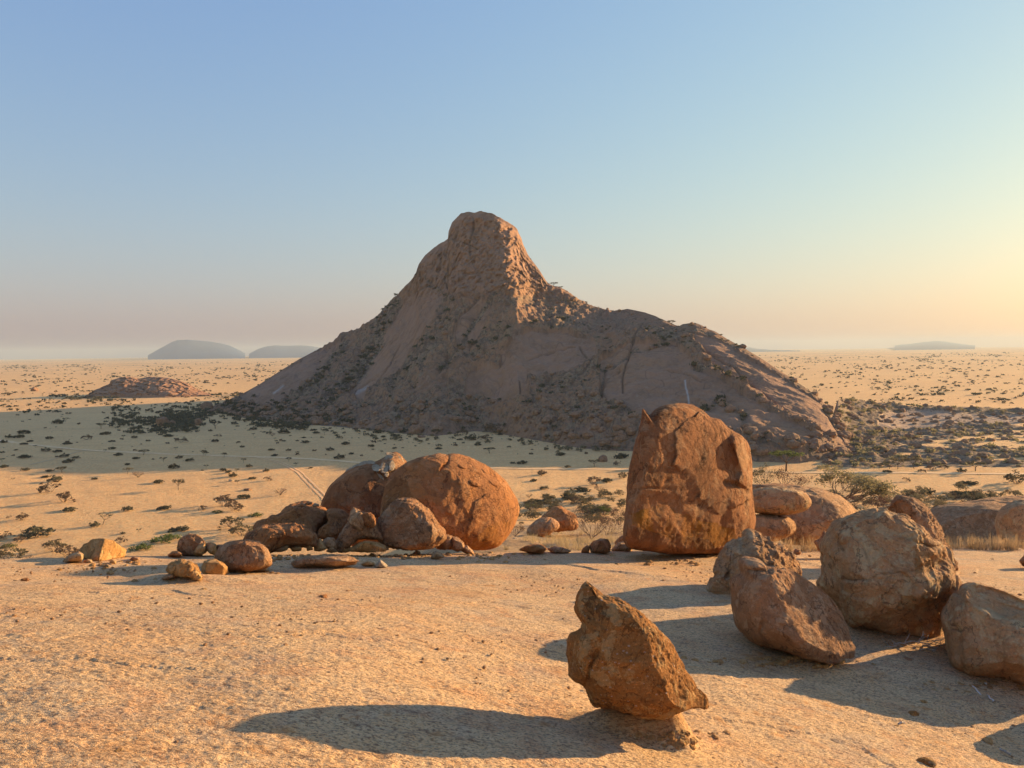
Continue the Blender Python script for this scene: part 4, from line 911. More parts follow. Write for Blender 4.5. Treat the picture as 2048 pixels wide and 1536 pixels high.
boulder('boulder', 'wedge shaped boulder, dark face one side and bright yellow split face the other', [(158, 1104), (168, 1090), (182, 1078), (200, 1076), (215, 1078), (230, 1084), (245, 1092), (253, 1100), (248, 1112), (225, 1117), (200, 1121), (188, 1122), (172, 1115), (160, 1112)], Dj, .45, M_YELLOW, hull=[(157, 1106, .35), (170, 1088, .3), (184, 1077, .15), (210, 1077, -.05), (228, 1083, .1), (254, 1100, .55), (249, 1114, .5), (196, 1122, -.3), (188, 1122, -.28), (170, 1117, 0), (160, 1113, .2), (200, 1084, 1.1), (172, 1110, 1.0), (245, 1110, 1.2), (228, 1088, 1.1)], p=2.6, n=56, amp=.02, seed=88, cuts=[(.78, -.62, .08, .12), (-.60, -.80, .10, .16)], center=(209, 1100), facets=2, ridge=.3,
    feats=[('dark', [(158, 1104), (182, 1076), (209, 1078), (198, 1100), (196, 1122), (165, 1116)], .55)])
boulder('rock', 'rough low reddish rock beside the dark face of the wedge boulder', [(125, 1122), (135, 1112), (146, 1106), (158, 1103), (168, 1108), (166, 1120), (150, 1127), (128, 1127)], yat(150, 1127), .3, M_PINK, n=34, amp=.06, seed=90, cat='rock', ridge=.8)
boulder('stone', 'small pinkish stone tucked in front of the wedge boulder', [(166, 1122), (175, 1118), (184, 1120), (184, 1125), (170, 1126)], yat(176, 1127), .1, M_PINK, n=14, seed=91, cat='stone')
boulder('stone', 'small yellow stone on the slab below the wedge boulder', [(219, 1124), (225, 1119), (232, 1122), (232, 1127), (220, 1128)], yat(226, 1128), .1, M_YELLOW, n=14, seed=92, cat='stone')
boulder('stone', 'small grey pointed stone a step in front of the wedge boulder', [(207, 1133), (213, 1127), (219, 1130), (218, 1135)], yat(214, 1135), .08, M_OLIVE, n=14, seed=93, cat='stone')
boulder('stone', 'low dark flat stone on the slab rim between wedge boulder and dark round boulder', [(259, 1119), (266, 1113), (280, 1114), (279, 1119), (262, 1121)], yat(270, 1121), .15, M_BROWN, n=14, seed=94, cat='stone')
boulder('boulder', 'dark round boulder with a tiny knob on top above the small yellow rocks', [(356, 1092), (362, 1078), (375, 1070), (392, 1070), (405, 1078), (412, 1090), (412, 1104), (395, 1110), (370, 1110), (358, 1105)], yat(385, 1112) + .2, .45, M_BROWN, n=44, amp=.03, seed=95, cuts=[(-.1, -.95, -.1, .30)])
boulder('stone', 'tiny knob of stone sitting on the dark round boulder', [(374, 1072), (377, 1066), (381, 1067), (382, 1072)], yat(385, 1112) + .2, .07, M_BROWN, n=10, seed=96, cat='stone')
boulder('rock', 'upright ochre rock leaning on the dark round boulder', [(385, 1108), (390, 1096), (400, 1086), (411, 1086), (412, 1098), (405, 1111), (392, 1113)], yat(398, 1114), .2, M_YELLOW, n=26, amp=.05, seed=97, cat='rock')
boulder('rock', 'ochre lump with two knuckles next to the upright ochre rock', [(410, 1088), (420, 1084), (432, 1088), (436, 1100), (430, 1111), (420, 1108), (412, 1100)], yat(425, 1111), .22, M_YELLOW, n=26, amp=.09, seed=98, cat='rock', ridge=.9)
boulder('stone', 'dark stone peeping out above the egg shaped boulder', [(432, 1098), (434, 1089), (446, 1089), (450, 1096), (444, 1102)], yat(440, 1106), .15, M_BROWN, n=16, seed=99, cat='stone')
boulder('rock', 'low mound of worn rock on the rim before the dark round boulder', [(335, 1110), (345, 1103), (358, 1102), (366, 1108), (360, 1114), (338, 1114)], yat(350, 1115), .3, M_ORANGE, n=24, seed=101, cat='rock')
boulder('rock', 'long flat tongue of drab rock lying on the slab before the arched rock', [(584, 1127), (595, 1118), (625, 1112), (665, 1110), (700, 1114), (722, 1122), (700, 1130), (650, 1133), (610, 1135), (590, 1134)], yat(640, 1136), .35, M_OLIVE, p=2.6, n=54, amp=.02, seed=102, cat='rock', center=(650, 1122))
boulder('rock', 'short ochre hump of rock at the far end of the flat tongue of rock', [(722, 1128), (735, 1122), (748, 1124), (750, 1130), (735, 1133), (724, 1132)], yat(737, 1133), .2, M_YELLOW, n=20, seed=103, cat='rock')
boulder('stone', 'bright pale pyramid shaped stone near the flat tongue of rock', [(748, 1133), (756, 1124), (760, 1118), (768, 1126), (776, 1131), (772, 1135), (752, 1136)], yat(762, 1136), .13, M_PALE, p=3, n=20, amp=.03, seed=104, cat='stone', cuts=[(.6, -.6, .5, .12)])
boulder('stone', 'crumbly grey stone alone on the slab below the cone boulder', [(860, 1117), (866, 1104), (872, 1101), (884, 1106), (888, 1115), (875, 1119)], yat(875, 1119), .12, M_OLIVE, n=24, amp=.09, seed=105, cat='stone', ridge=.9)
boulder('stone', 'dark flat stone on the slab in front of the cone boulder', [(824, 1107), (832, 1101), (840, 1103), (841, 1108), (828, 1109)], yat(832, 1109), .1, M_BROWN, n=14, seed=106, cat='stone')
boulder('stone', 'small dark stone near the foot of the leaning tongue of rock and pale pyramid', [(800, 1120), (806, 1116), (812, 1118), (812, 1122), (803, 1123)], yat(806, 1123), .07, M_BROWN, n=12, seed=107, cat='stone')
# --- gap between the round and the tall boulder
yy = yg(1085, 1076)
boulder('boulder', 'domed reddish boulder standing in the gap beyond the slab', [(1082, 1040), (1092, 1028), (1105, 1018), (1118, 1014), (1135, 1020), (1150, 1030), (1154, 1042), (1152, 1056), (1120, 1062), (1090, 1058)], yy + 2.5, 1.3, M_ORANGE, n=50, amp=.03, seed=111, tilt=(0, .3), feats=[('dark', [(1136, 1022), (1150, 1030), (1145, 1040), (1136, 1034)], .6)])
boulder('boulder', 'smooth brown slanting boulder in front of the domed reddish one in the gap', [(1056, 1058), (1066, 1047), (1080, 1037), (1100, 1036), (1115, 1044), (1118, 1054), (1105, 1064), (1085, 1073), (1062, 1074), (1056, 1068)], yy, 1.1, M_BROWN, n=50, amp=.025, seed=112, tilt=(.1, .4), feats=[('crack', [(1100, 1038), (1090, 1052), (1085, 1066)], 2, .15)])
rs = np.random.default_rng(5)
ROCKUNIT = []
for k in range(10):
    U, F = cube_sphere(7)
    V = U * np.array([1, .8 + .3 * rs.random(), .55 + .25 * rs.random()])
    for _ in range(12):
        nv = rs.normal(size=3); nv /= np.linalg.norm(nv); dd = V @ nv - (.48 + .25 * rs.random()); V = V - nv * (np.maximum(dd, 0))[:, None]
    V = add_noise(V, F, 1.0, .05, k * 1.7 + 3, .6)
    ROCKUNIT.append((V, F))
def little(name, label, px, py, w, mat, k, group=None, cat='stone', fn=None, zs=1.0):
    g = G(px, py, fn) if fn else G(px, py)
    g[2] = float(surf(np.array([g[0]]), np.array([g[1]]))[0])
    V, F = ROCKUNIT[k % 10]; s = w * g[1] / FPX / 2
    me = make_mesh(name, V * s * np.array([1, 1, zs]), F, [mat], smooth=True, attrs={'ochre': np.zeros(len(V)), 'dark': np.zeros(len(V)), 'pale': np.zeros(len(V))})
    o = link(name, me, loc=(g[0], g[1], g[2] + s * .25 * zs)); o.rotation_euler = (0, 0, k * 1.3)
    o['label'] = label; o['category'] = cat
    if group: o['group'] = group
    return o
NEAR = [(1015, 1082, 12, M_BROWN, 'brown stone touching the sunny base of the round boulder'), (1030, 1086, 22, M_PALE, 'blocky pale rock in the rubble beside the round boulder'),
    (1050, 1084, 20, M_PALE, 'pale fractured rock at the middle of the rubble heap'), (1066, 1080, 14, M_PALE, 'small whitish rock behind the rubble heap'), (1083, 1070, 12, M_PALE, 'bright pale stone below the slanting gap boulder'),
    (1108, 1064, 20, M_OLIVE, 'grey rounded rock beside the slanting gap boulder'), (1125, 1062, 14, M_OLIVE, 'drab rock behind the straw tufts in the gap'), (1137, 1056, 20, M_YELLOW, 'ochre rock next to the domed gap boulder'),
    (1122, 1048, 10, M_ORANGE, 'small orange rock between the two gap boulders'), (1095, 1074, 18, M_OLIVE, 'flat drab rock at the edge of the straw tufts'), (1148, 1080, 8, M_BROWN, 'single brown stone in the straw of the gap'),
    (1075, 1096, 16, M_ORANGE, 'bright orange crumbling stone at the slab rim'), (1155, 1086, 6, M_BROWN, 'tiny brown stone below the bare bush')]
for i, (a, b, w, m_, lb) in enumerate(NEAR): little('stone', lb, a, b, w, m_, i)
boulder('rock', 'low flat ochre rock half sunk at the slab rim near the round boulder', [(1038, 1100), (1050, 1092), (1070, 1088), (1085, 1090), (1095, 1098), (1085, 1107), (1060, 1106)], yat(1065, 1108) , .35, M_ORANGE, p=2.6, n=34, amp=.03, seed=115, cat='rock')
boulder('rock', 'thin dark slab of rock lying along the rim in the gap', [(1095, 1098), (1110, 1092), (1125, 1094), (1142, 1102), (1135, 1106), (1105, 1107)], yat(1120, 1108), .3, M_BROWN, p=2.8, n=30, amp=.025, seed=116, cat='rock')
boulder('rock', 'dark rounded block on the rim beside the tall orange boulder', [(1178, 1092), (1186, 1082), (1200, 1077), (1216, 1078), (1222, 1090), (1221, 1104), (1205, 1108), (1182, 1106)], yat(1200, 1109), .35, M_BROWN, p=2.8, n=34, amp=.03, seed=117, cat='rock', cuts=[(-.2, -.9, 0, .28)])
boulder('stone', 'small orange sunlit stone leaning on the dark rounded block', [(1162, 1104), (1166, 1096), (1174, 1090), (1180, 1092), (1178, 1106), (1166, 1107)], yat(1172, 1108), .13, M_ORANGE, n=18, amp=.05, seed=118, cat='stone')
boulder('rock', 'low tan rock at the shaded foot of the tall orange boulder', [(1222, 1100), (1235, 1085), (1250, 1082), (1265, 1096), (1262, 1106), (1230, 1107)], yat(1240, 1108) + .5, .35, M_OLIVE, p=2.6, n=28, amp=.04, seed=119, cat='rock')
boulder('rock', 'tan rock a little higher behind the foot of the tall orange boulder', [(1228, 1086), (1238, 1074), (1250, 1068), (1258, 1080), (1256, 1090), (1236, 1092)], yat(1240, 1108) + 1.6, .4, M_OLIVE, p=2.6, n=24, amp=.04, seed=120, cat='rock')
# --- stack right of the tall boulder
ds = yat(1560, 1104) + 2.2
boulder('boulder', 'smooth oval boulder lying on another rock beside the tall orange boulder', [(1500, 985), (1515, 977), (1545, 974), (1580, 978), (1605, 984), (1620, 996), (1622, 1008), (1610, 1020), (1585, 1026), (1560, 1030), (1530, 1028), (1505, 1022), (1495, 1005)], ds, .9, M_PINK, p=2.4, n=60, amp=.018, seed=121, feats=[('crack', [(1518, 983), (1520, 1000)], 2, .06)])
boulder('boulder', 'low rounded boulder carrying the smooth oval boulder', [(1500, 1040), (1515, 1030), (1545, 1034), (1575, 1035), (1590, 1048), (1588, 1062), (1570, 1075), (1540, 1084), (1510, 1085), (1498, 1070)], ds, 1.0, M_OLIVE, n=50, amp=.02, seed=122)
boulder('boulder', 'large drab dome of rock rising behind the smooth oval boulder', [(1540, 985), (1580, 972), (1620, 975), (1650, 982), (1680, 995), (1705, 1015), (1712, 1040), (1700, 1070), (1660, 1088), (1600, 1090), (1560, 1080), (1535, 1040)], ds + 2.4, 1.8, M_OLIVE, p=2.3, n=80, amp=.012, seed=123, tilt=(.1, .5))
boulder('rock', 'dark flat topped rock just above the smooth oval boulder', [(1490, 985), (1505, 970), (1560, 967), (1600, 972), (1600, 985), (1540, 992)], ds + 3.6, 1.2, M_BROWN, n=34, amp=.02, seed=124, cat='rock')
for i, (a, b, w, m_, lb) in enumerate([(1598, 1079, 22, M_OLIVE, 'drab block under the large drab dome'), (1612, 1092, 16, M_OLIVE, 'small drab block below the drab dome with another above'), (1566, 1100, 24, M_ORANGE, 'rounded orange stone on the slab rim behind the gnarled boulder'),
        (1594, 1107, 21, M_BROWN, 'lone brown faceted stone sitting on the slab near the drab dome'), (1640, 1095, 14, M_BROWN, 'brown stone at the rim close to the massive pinkish boulder'), (1578, 1092, 14, M_BROWN, 'shaded brown stone behind the rounded orange stone')]):
    little('stone', lb, a, b, w, m_, i + 3)
# --- far side at the edge of the picture
dr = yat(2000, 1100) + 4
boulder('boulder', 'large smooth round boulder at the far end of the slab, cut by the photo edge', [(1992, 1040), (2000, 1020), (2020, 1006), (2050, 998), (2090, 1005), (2120, 1040), (2110, 1085), (2070, 1105), (2035, 1104), (2008, 1090), (1995, 1070)], dr, 1.3, M_PINK, n=56, amp=.012, seed=131)
boulder('boulder', 'broad low hump of brown rock in front of the plain behind the round edge boulder', [(1850, 1030), (1880, 1012), (1930, 1005), (1990, 998), (2060, 996), (2140, 1000), (2230, 1030), (2240, 1090), (2100, 1110), (1940, 1108), (1850, 1090), (1820, 1060)], dr + 14, 5, M_BROWN, p=2.4, n=60, amp=.012, seed=132, tilt=(0, 1.0))
boulder('rock', 'small rounded rock nestled against the round edge boulder', [(2025, 1100), (2035, 1090), (2060, 1088), (2080, 1100), (2070, 1112), (2035, 1111)], dr - .9, .3, M_BROWN, n=24, seed=133, cat='rock')
boulder('rock', 'angular rock on the slab just inside the photo edge below the round boulder', [(2038, 1122), (2050, 1108), (2075, 1105), (2085, 1125), (2070, 1138), (2045, 1132)], yat(2050, 1138), .3, M_BROWN, n=24, seed=134, cat='rock')
boulder('boulder', 'low boulder past the photo edge whose shadow falls on the slab corner', [(2075, 1420), (2095, 1385), (2150, 1365), (2210, 1375), (2240, 1420), (2200, 1460), (2100, 1455)], float(G(2120, 1455, slab_full)[1]), .3, M_PINK, n=40, seed=135, amp=.03)
# loose stones on the slab
for i, (a, b, w, m_, lb) in enumerate([(1847, 1407, 18, M_YELLOW, 'ochre pebble at the shadow edge below the cut off pinkish boulder'), (1828, 1431, 26, M_COARSE, 'flat reddish stone chip below the ochre pebble'), (1791, 1454, 14, M_YELLOW, 'broken yellow stone beside a bleached twig'),
        (1977, 1483, 24, M_YELLOW, 'oval tan pebble lying in the small shadow near the photo corner'), (1943, 1455, 14, M_OLIVE, 'grey stone at the tip of the small corner shadow'), (1850, 1530, 44, M_COARSE, 'flat red brown stone at the bottom rim of the photo'), (1815, 1322, 26, M_BROWN, 'dark stone in the sun strip before the dry twigs'),
        (1254, 1149, 10, M_BROWN, 'small dark stone on the slab above the horned tip'), (1333, 1174, 9, M_ORANGE, 'tiny orange stone on bare slab before the gnarled boulder'), (1330, 1137, 7, M_BROWN, 'tiny dark stone below the tall boulder shadow line'), (48, 1162, 18, M_ORANGE, 'flat orange stone alone near the photo border on the slab'),
        (510, 1164, 22, M_OLIVE, 'low flat drab stone on the slab below the egg shaped boulder'), (460, 1163, 16, M_YELLOW, 'low yellow stone on the slab beside the flat drab one'), (648, 1195, 20, M_ORANGE, 'orange worn lump on the slab below the flat tongue of rock'), (832, 1472, 14, M_COARSE, 'small dark stone in the long shadow tip of the perched boulder'),
        (235, 1508, 30, M_YELLOW, 'yellow crumbled patch of stone near the bottom rim'), (350, 1296, 10, M_BROWN, 'lone dark stone on the open sunny slab'), (410, 1290, 12, M_BROWN, 'twin of the lone dark stone a step along the slab'), (600, 1345, 8, M_BROWN, 'small dark stone in the middle of the sunny slab'), (1460, 1380, 10, M_BROWN, 'small brown stone between the leaning and perched boulders'),
        (1558, 1272, 6, M_BROWN, 'tiny stone in the shade in front of the leaning boulder'), (1052, 1123, 8, M_BROWN, 'small brown stone on slab in front of the ochre rim rock'), (1125, 1110, 9, M_BROWN, 'dark chip beside the thin dark slab of rock'), (1770, 1128, 8, M_BROWN, 'hidden little stone near the massive pinkish boulder'), (1985, 1120, 8, M_BROWN, 'small stone on the pale slab by the round edge boulder'), (1950, 1147, 9, M_BROWN, 'little stone on the shining slab behind the cut off boulder'), (2040, 1190, 9, M_BROWN, 'little dark stone near the crest of the cut off boulder')]):
    if 'hidden' in lb: continue
    little('stone', lb, a, b, w, m_, i, zs=.7)
# gravel: loose crumbs scattered on the slab
def scatter_mesh(name, units, pos, scl, mat, zs=1.0, label=None, kind='stuff', sink=.15, attrs=True, smooth=False):
    rs = np.random.default_rng(len(pos)); Vs, Fs = [], []; b = 0
    ku = rs.integers(0, len(units), len(pos)); an = rs.random(len(pos)) * 6.283
    for k in range(len(units)):
        idx = np.nonzero(ku == k)[0]
        if not len(idx): continue
        V, F = units[k]
        c, s = np.cos(an[idx]), np.sin(an[idx])
        sc3 = scl[idx] if scl.ndim == 1 else scl[idx]
        X = (V[None, :, 0] * c[:, None] - V[None, :, 1] * s[:, None]) * sc3[:, None] + pos[idx, 0][:, None]
        Y = (V[None, :, 0] * s[:, None] + V[None, :, 1] * c[:, None]) * sc3[:, None] + pos[idx, 1][:, None]
        Z = V[None, :, 2] * sc3[:, None] * zs + pos[idx, 2][:, None] + (sink * sc3)[:, None]
        Vs.append(np.stack([X, Y, Z], -1).reshape(-1, 3))
        Fs.append((F[None] + (np.arange(len(idx)) * len(V))[:, None, None]).reshape(-1, F.shape[1]) + b); b += len(idx) * len(V)
    V = np.concatenate(Vs); F = np.concatenate(Fs)
    at = {'ochre': np.zeros(len(V)), 'dark': np.zeros(len(V)), 'pale': np.zeros(len(V))} if attrs else None
    return link(name, make_mesh(name, V, F, [mat], smooth=smooth, attrs=at), kind=kind, label=label)
def lowrock(seed, n=2):
    U, F = cube_sphere(n); rs = np.random.default_rng(seed)
    V = U * (1 + .35 * (rs.random(len(U)) - .5))[:, None] * np.array([1, .8, .6]); return V, F
CR = [lowrock(i) for i in range(6)]
n = 9000
r_ = np.sqrt(rs.random(n)) * 14 + 4.5; a_ = R(-36) + rs.random(n) * R(72)
x_, y_ = r_ * np.sin(a_), r_ * np.cos(a_)
cl = fbm(xyz(x_ / 1.6, y_ / 1.6), 3); keep = (cl > -.05) | (rs.random(n) < .25)
x_, y_ = x_[keep], y_[keep]
scatter_mesh('gravel', CR, np.stack([x_, y_, surf(x_, y_)], -1), .005 + .020 * rs.random(len(x_)) ** 4, M_OLIVE, label='loose brown crumbs of gravel strewn over the slab')

# grit and chips gathered round the feet of the boulders
rs = np.random.default_rng(55); PB = []
for (a, b, w_, n_) in [(1290, 1468, 170, 260), (1600, 1318, 230, 220), (1780, 1290, 220, 240), (1960, 1368, 190, 180), (1380, 1112, 250, 220), (1500, 1208, 120, 120), (950, 1104, 160, 200), (820, 1104, 140, 160), (700, 1108, 140, 160), (570, 1108, 140, 140), (490, 1146, 110, 120), (390, 1160, 110, 120), (205, 1126, 110, 110), (1360, 1480, 60, 160)]:
    qx = a + rs.normal(size=n_) * w_ * .38; qy = b + np.abs(rs.normal(size=n_)) * 11 - 3
    PB += [G(u, v, slab_full) for u, v in zip(qx, qy)]
PB = np.array(PB); PB = PB[PB[:, 1] < 24]
scatter_mesh('rock_chips', CR, PB, (.008 + .040 * rs.random(len(PB)) ** 3.5) * (.6 + PB[:, 1] / 16), M_YELLOW, label='grit and small chips gathered round the feet of the boulders', zs=.8)

# ------------------------------------------------------------------ plants: shared unit meshes (1 unit wide)
def tube(p0, p1, r0, r1, V, F, k=3):
    p0 = np.array(p0); p1 = np.array(p1); d = p1 - p0; L = np.linalg.norm(d) + 1e-9; d = d / L
    a = np.cross(d, [0, 0, 1.0]);
    if np.linalg.norm(a) < .1: a = np.cross(d, [0, 1.0, 0])
    a /= np.linalg.norm(a); b = np.cross(d, a); base = len(V)
    for p_, r_ in ((p0, r0), (p1, r1)):
        for i in range(k):
            t = 2 * math.pi * i / k; V.append(p_ + r_ * (a * math.cos(t) + b * math.sin(t)))
    for i in range(k): F.append((base + i, base + (i + 1) % k, base + k + (i + 1) % k, base + k + i))
def branchy(rs, V, F, p, d, L, r, depth, spread, tips, up_=.15, droop=0):
    d = d / np.linalg.norm(d); mid = p + d * L * .5 + rs.normal(size=3) * L * .06; q = p + d * L + rs.normal(size=3) * L * .08
    tube(p, mid, r, r * .8, V, F); tube(mid, q, r * .8, r * .6, V, F)
    if depth == 0: tips.append(q); return
    for k in range(rs.integers(2, 4)):
        nd = d + rs.normal(size=3) * spread; nd[2] += up_
        branchy(rs, V, F, q, nd, L * (.55 + .25 * rs.random()), r * .6, depth - 1, spread, tips, up_, droop)
def leaves(rs, centers, n, spread, size, flat=.6):
    c = centers[rs.integers(0, len(centers), n)] + rs.normal(size=(n, 3)) * spread * np.array([1, 1, flat])
    a = rs.normal(size=(n, 3)); a /= np.linalg.norm(a, axis=1)[:, None]; b = np.cross(a, rs.normal(size=(n, 3))); b /= np.linalg.norm(b, axis=1)[:, None]
    s = size * (.5 + rs.random(n))[:, None]
    V = np.stack([c - a * s, c + b * s * .5, c + a * s, c - b * s * .5], 1).reshape(-1, 3)
    V[:, 2] = np.maximum(V[:, 2], .005)
    return V, np.arange(n * 4).reshape(-1, 4)
def dome_unit(seed, n=420, h=.32, size=.05, stems=14):
    rs = np.random.default_rng(seed)
    m = 26; a = rs.random(m) * 6.283; rr_ = np.sqrt(rs.random(m)) * .40
    hh = h * np.sqrt(np.clip(1 - (rr_ / .5) ** 2, 0, 1)) * (.45 + .45 * rs.random(m))
    c = np.stack([rr_ * np.cos(a), rr_ * np.sin(a) * .9, hh], -1)
    LV, LF = leaves(rs, c, n, .055, size)
    V, F = [], []
    for i in range(stems):
        tube((rs.normal() * .03, rs.normal() * .03, -.02), c[i % m], .008, .003, V, F)
    return LV, LF, np.array(V), np.array(F)
def bare_unit(seed, h=.55, depth=3, n_leaf=700, size=.034, stems=9, spread=.38, lean=(0, 0)):
    rs = np.random.default_rng(seed); V, F, tips = [], [], []
    for i in range(stems):
        a = rs.random() * 6.283; d = np.array([math.cos(a) * .8 + lean[0], math.sin(a) * .8 + lean[1], .55 + .6 * rs.random()])
        branchy(rs, V, F, np.array([0, 0, -.02]), d, h * .42, .011, depth, spread, tips, .12)
    V = np.array(V); tips = np.array(tips); w = np.percentile(np.hypot(V[:, 0], V[:, 1]), 98) * 2
    V = V / w; tips = tips / w
    LV, LF = leaves(rs, tips, n_leaf, .03, size)
    return LV, LF, V, np.array(F)
def tree_unit(seed, flat=True, n=650, size=.035, H=.75, lean=0.0, depth=3):
    rs = np.random.default_rng(seed); V, F, tips = [], [], []
    fork = np.array([lean * .3 + rs.normal() * .02, rs.normal() * .03, H * .38])
    tube((0, 0, -.03), fork * np.array([.5, .5, .5]), .028, .022, V, F, 5); tube(fork * .5, fork, .022, .02, V, F, 5)
    for i in range(6):
        a = i * 1.05 + rs.random() * .5; d = np.array([math.cos(a) + lean, math.sin(a), .75 if flat else 1.1])
        branchy(rs, V, F, fork, d, H * .30, .013, depth - 1, .35, tips, .10)
    V = np.array(V); tips = np.array(tips); w = np.percentile(np.hypot(tips[:, 0] - tips[:, 0].mean(), tips[:, 1]), 95) * 2.15
    V /= w; tips /= w
    if flat: tips[:, 2] = np.clip(tips[:, 2], np.percentile(tips[:, 2], 45), np.percentile(tips[:, 2], 80))
    LV, LF = leaves(rs, tips, n, .05, size, .35 if flat else .8)
    return LV, LF, V, np.array(F)
def vase_unit(seed):
    rs = np.random.default_rng(seed); V, F, tips = [], [], []
    for i in range(26):
        a = rs.random() * 6.283; t = .35 + .65 * rs.random(); d = np.array([math.cos(a) * .9 * t, math.sin(a) * .9 * t, .62])
        branchy(rs, V, F, np.array([0, 0, .05]), d, .30, .008, 2, .15, tips, .05)
    tube((0, 0, -.02), (0, 0, .07), .03, .02, V, F, 5)
    V = np.array(V); tips = np.array(tips); w = np.percentile(np.hypot(V[:, 0], V[:, 1]), 98) * 2; V /= w; tips /= w
    LV, LF = leaves(rs, tips, 260, .02, .02, .5); return LV, LF, V, np.array(F)
UNITS = {'d': [dome_unit(200 + i, h=[.30, .36, .26, .42][i]) for i in range(4)], 'g': [dome_unit(210 + i, 520, .26, .035) for i in range(2)],
         'b': [bare_unit(220 + i) for i in range(4)], 't': [tree_unit(230 + i, flat=(i != 2), lean=[0, .2, 0, -.15][i], H=[.8, .9, .85, 1.0][i]) for i in range(4)],
         'f': [tree_unit(240 + i, True, H=.62) for i in range(2)], 'v': [vase_unit(250)], 'l': [tree_unit(260, True, 420, .03, 1.1, .55)]}
def combined(u, lm, sm, nm='shrub'):
    LV, LF, V, F = u
    return make_mesh(nm, np.concatenate([LV, V]), np.concatenate([LF, F + len(LV)]), [lm, sm], smooth=False, midx=np.concatenate([np.zeros(len(LF)), np.ones(len(F))]))
MC = {}
LEAF = {'d': M_LEAFD, 'g': M_LEAFG, 'b': M_LEAFB, 't': M_LEAFO, 'f': M_LEAFD, 'v': M_LEAFR, 'l': M_LEAFO, 'r': M_LEAFR, 'o': M_LEAFO, 's': M_STRAW}
def shrub_mesh(kind, k, leaf=None):
    leaf = leaf or kind; key = (kind, k % len(UNITS[kind]), leaf)
    if key not in MC: MC[key] = combined(UNITS[kind][k % len(UNITS[kind])], LEAF[leaf], M_TWIG)
    return MC[key]
def tree_meshes(kind, k, leaf=None):
    leaf = leaf or kind; key = ('T', kind, k % len(UNITS[kind]), leaf)
    if key not in MC:
        LV, LF, V, F = UNITS[kind][k % len(UNITS[kind])]
        MC[key] = (make_mesh('crown', LV, LF, [LEAF[leaf]], smooth=False), make_mesh('trunk', V, F, [M_BARK], smooth=False))
    return MC[key]
def plant(kind, pos, w, k, label, group=None, leaf=None, zs=1.0, rot=None, cat=None):
    rot = k * 2.399 if rot is None else rot
    if kind in 'tfvl':
        e = bpy.data.objects.new('tree', None); col.objects.link(e); e.location = pos; e.scale = (w, w, w * zs); e.rotation_euler = (0, 0, rot)
        cm, tm = tree_meshes(kind, k, leaf)
        link('crown', cm, e); link('trunk', tm, e); o = e; o['category'] = cat or 'tree'
    else:
        o = link('shrub', shrub_mesh(kind, k, leaf), loc=pos); o.scale = (w, w, w * zs); o.rotation_euler = (0, 0, rot); o['category'] = cat or 'shrub'
    o['label'] = label
    if group: o['group'] = group
    return o
A_ = [(640,115,60,'t'),(570,135,130,'d'),(230,230,140,'d'),(90,272,80,'d'),(185,270,100,'d'),(480,285,85,'d'),(295,310,70,'d'),(35,320,75,'d'),(228,338,65,'d'),(347,368,40,'t'),(655,335,100,'d'),(840,290,90,'b'),(1030,240,100,'d'),(985,180,110,'f'),(1205,275,40,'t'),(1310,275,65,'d'),(1090,312,65,'d'),(1443,305,50,'d'),(1640,262,110,'d'),(1565,245,50,'d'),(1765,315,100,'b'),(1710,390,45,'t'),(155,392,45,'d'),(450,405,95,'d'),(560,412,90,'d'),(20,418,50,'d'),(240,470,140,'d'),(625,460,95,'d'),(665,508,115,'d'),(745,472,75,'d'),(1095,380,85,'d'),(1022,415,40,'t'),(1155,445,90,'d'),(1400,440,110,'f'),(1325,478,85,'d'),(1745,472,75,'d'),(1595,505,70,'t'),(1850,500,90,'d'),(1990,445,70,'t'),(20,510,55,'t'),(40,560,95,'d'),(245,592,90,'d'),(485,600,90,'d'),(605,610,120,'f'),(1240,535,60,'d'),(1245,625,100,'t'),(1345,660,115,'v'),(1695,572,120,'d'),(1545,712,120,'d'),(920,680,70,'d'),(450,660,95,'d'),(535,700,150,'d'),(130,683,35,'t'),(495,800,190,'b'),(1740,775,130,'t'),(625,895,190,'b'),(675,985,145,'d'),(1240,985,130,'d'),(1605,970,150,'d'),(1985,975,90,'b'),(215,1075,130,'b'),(90,1050,45,'b'),(1000,1118,140,'l'),(925,1135,120,'d'),(1355,1190,50,'t'),(1195,1210,60,'d'),(1750,1175,240,'d'),(350,1225,350,'d'),(190,1290,120,'b'),(40,1260,130,'b'),(80,1340,190,'g'),(520,1380,220,'o'),(660,1425,220,'b'),(1180,1300,110,'b'),(1370,1360,270,'g'),(1620,1275,330,'g'),(110,1480,300,'o'),(265,1475,110,'v')]
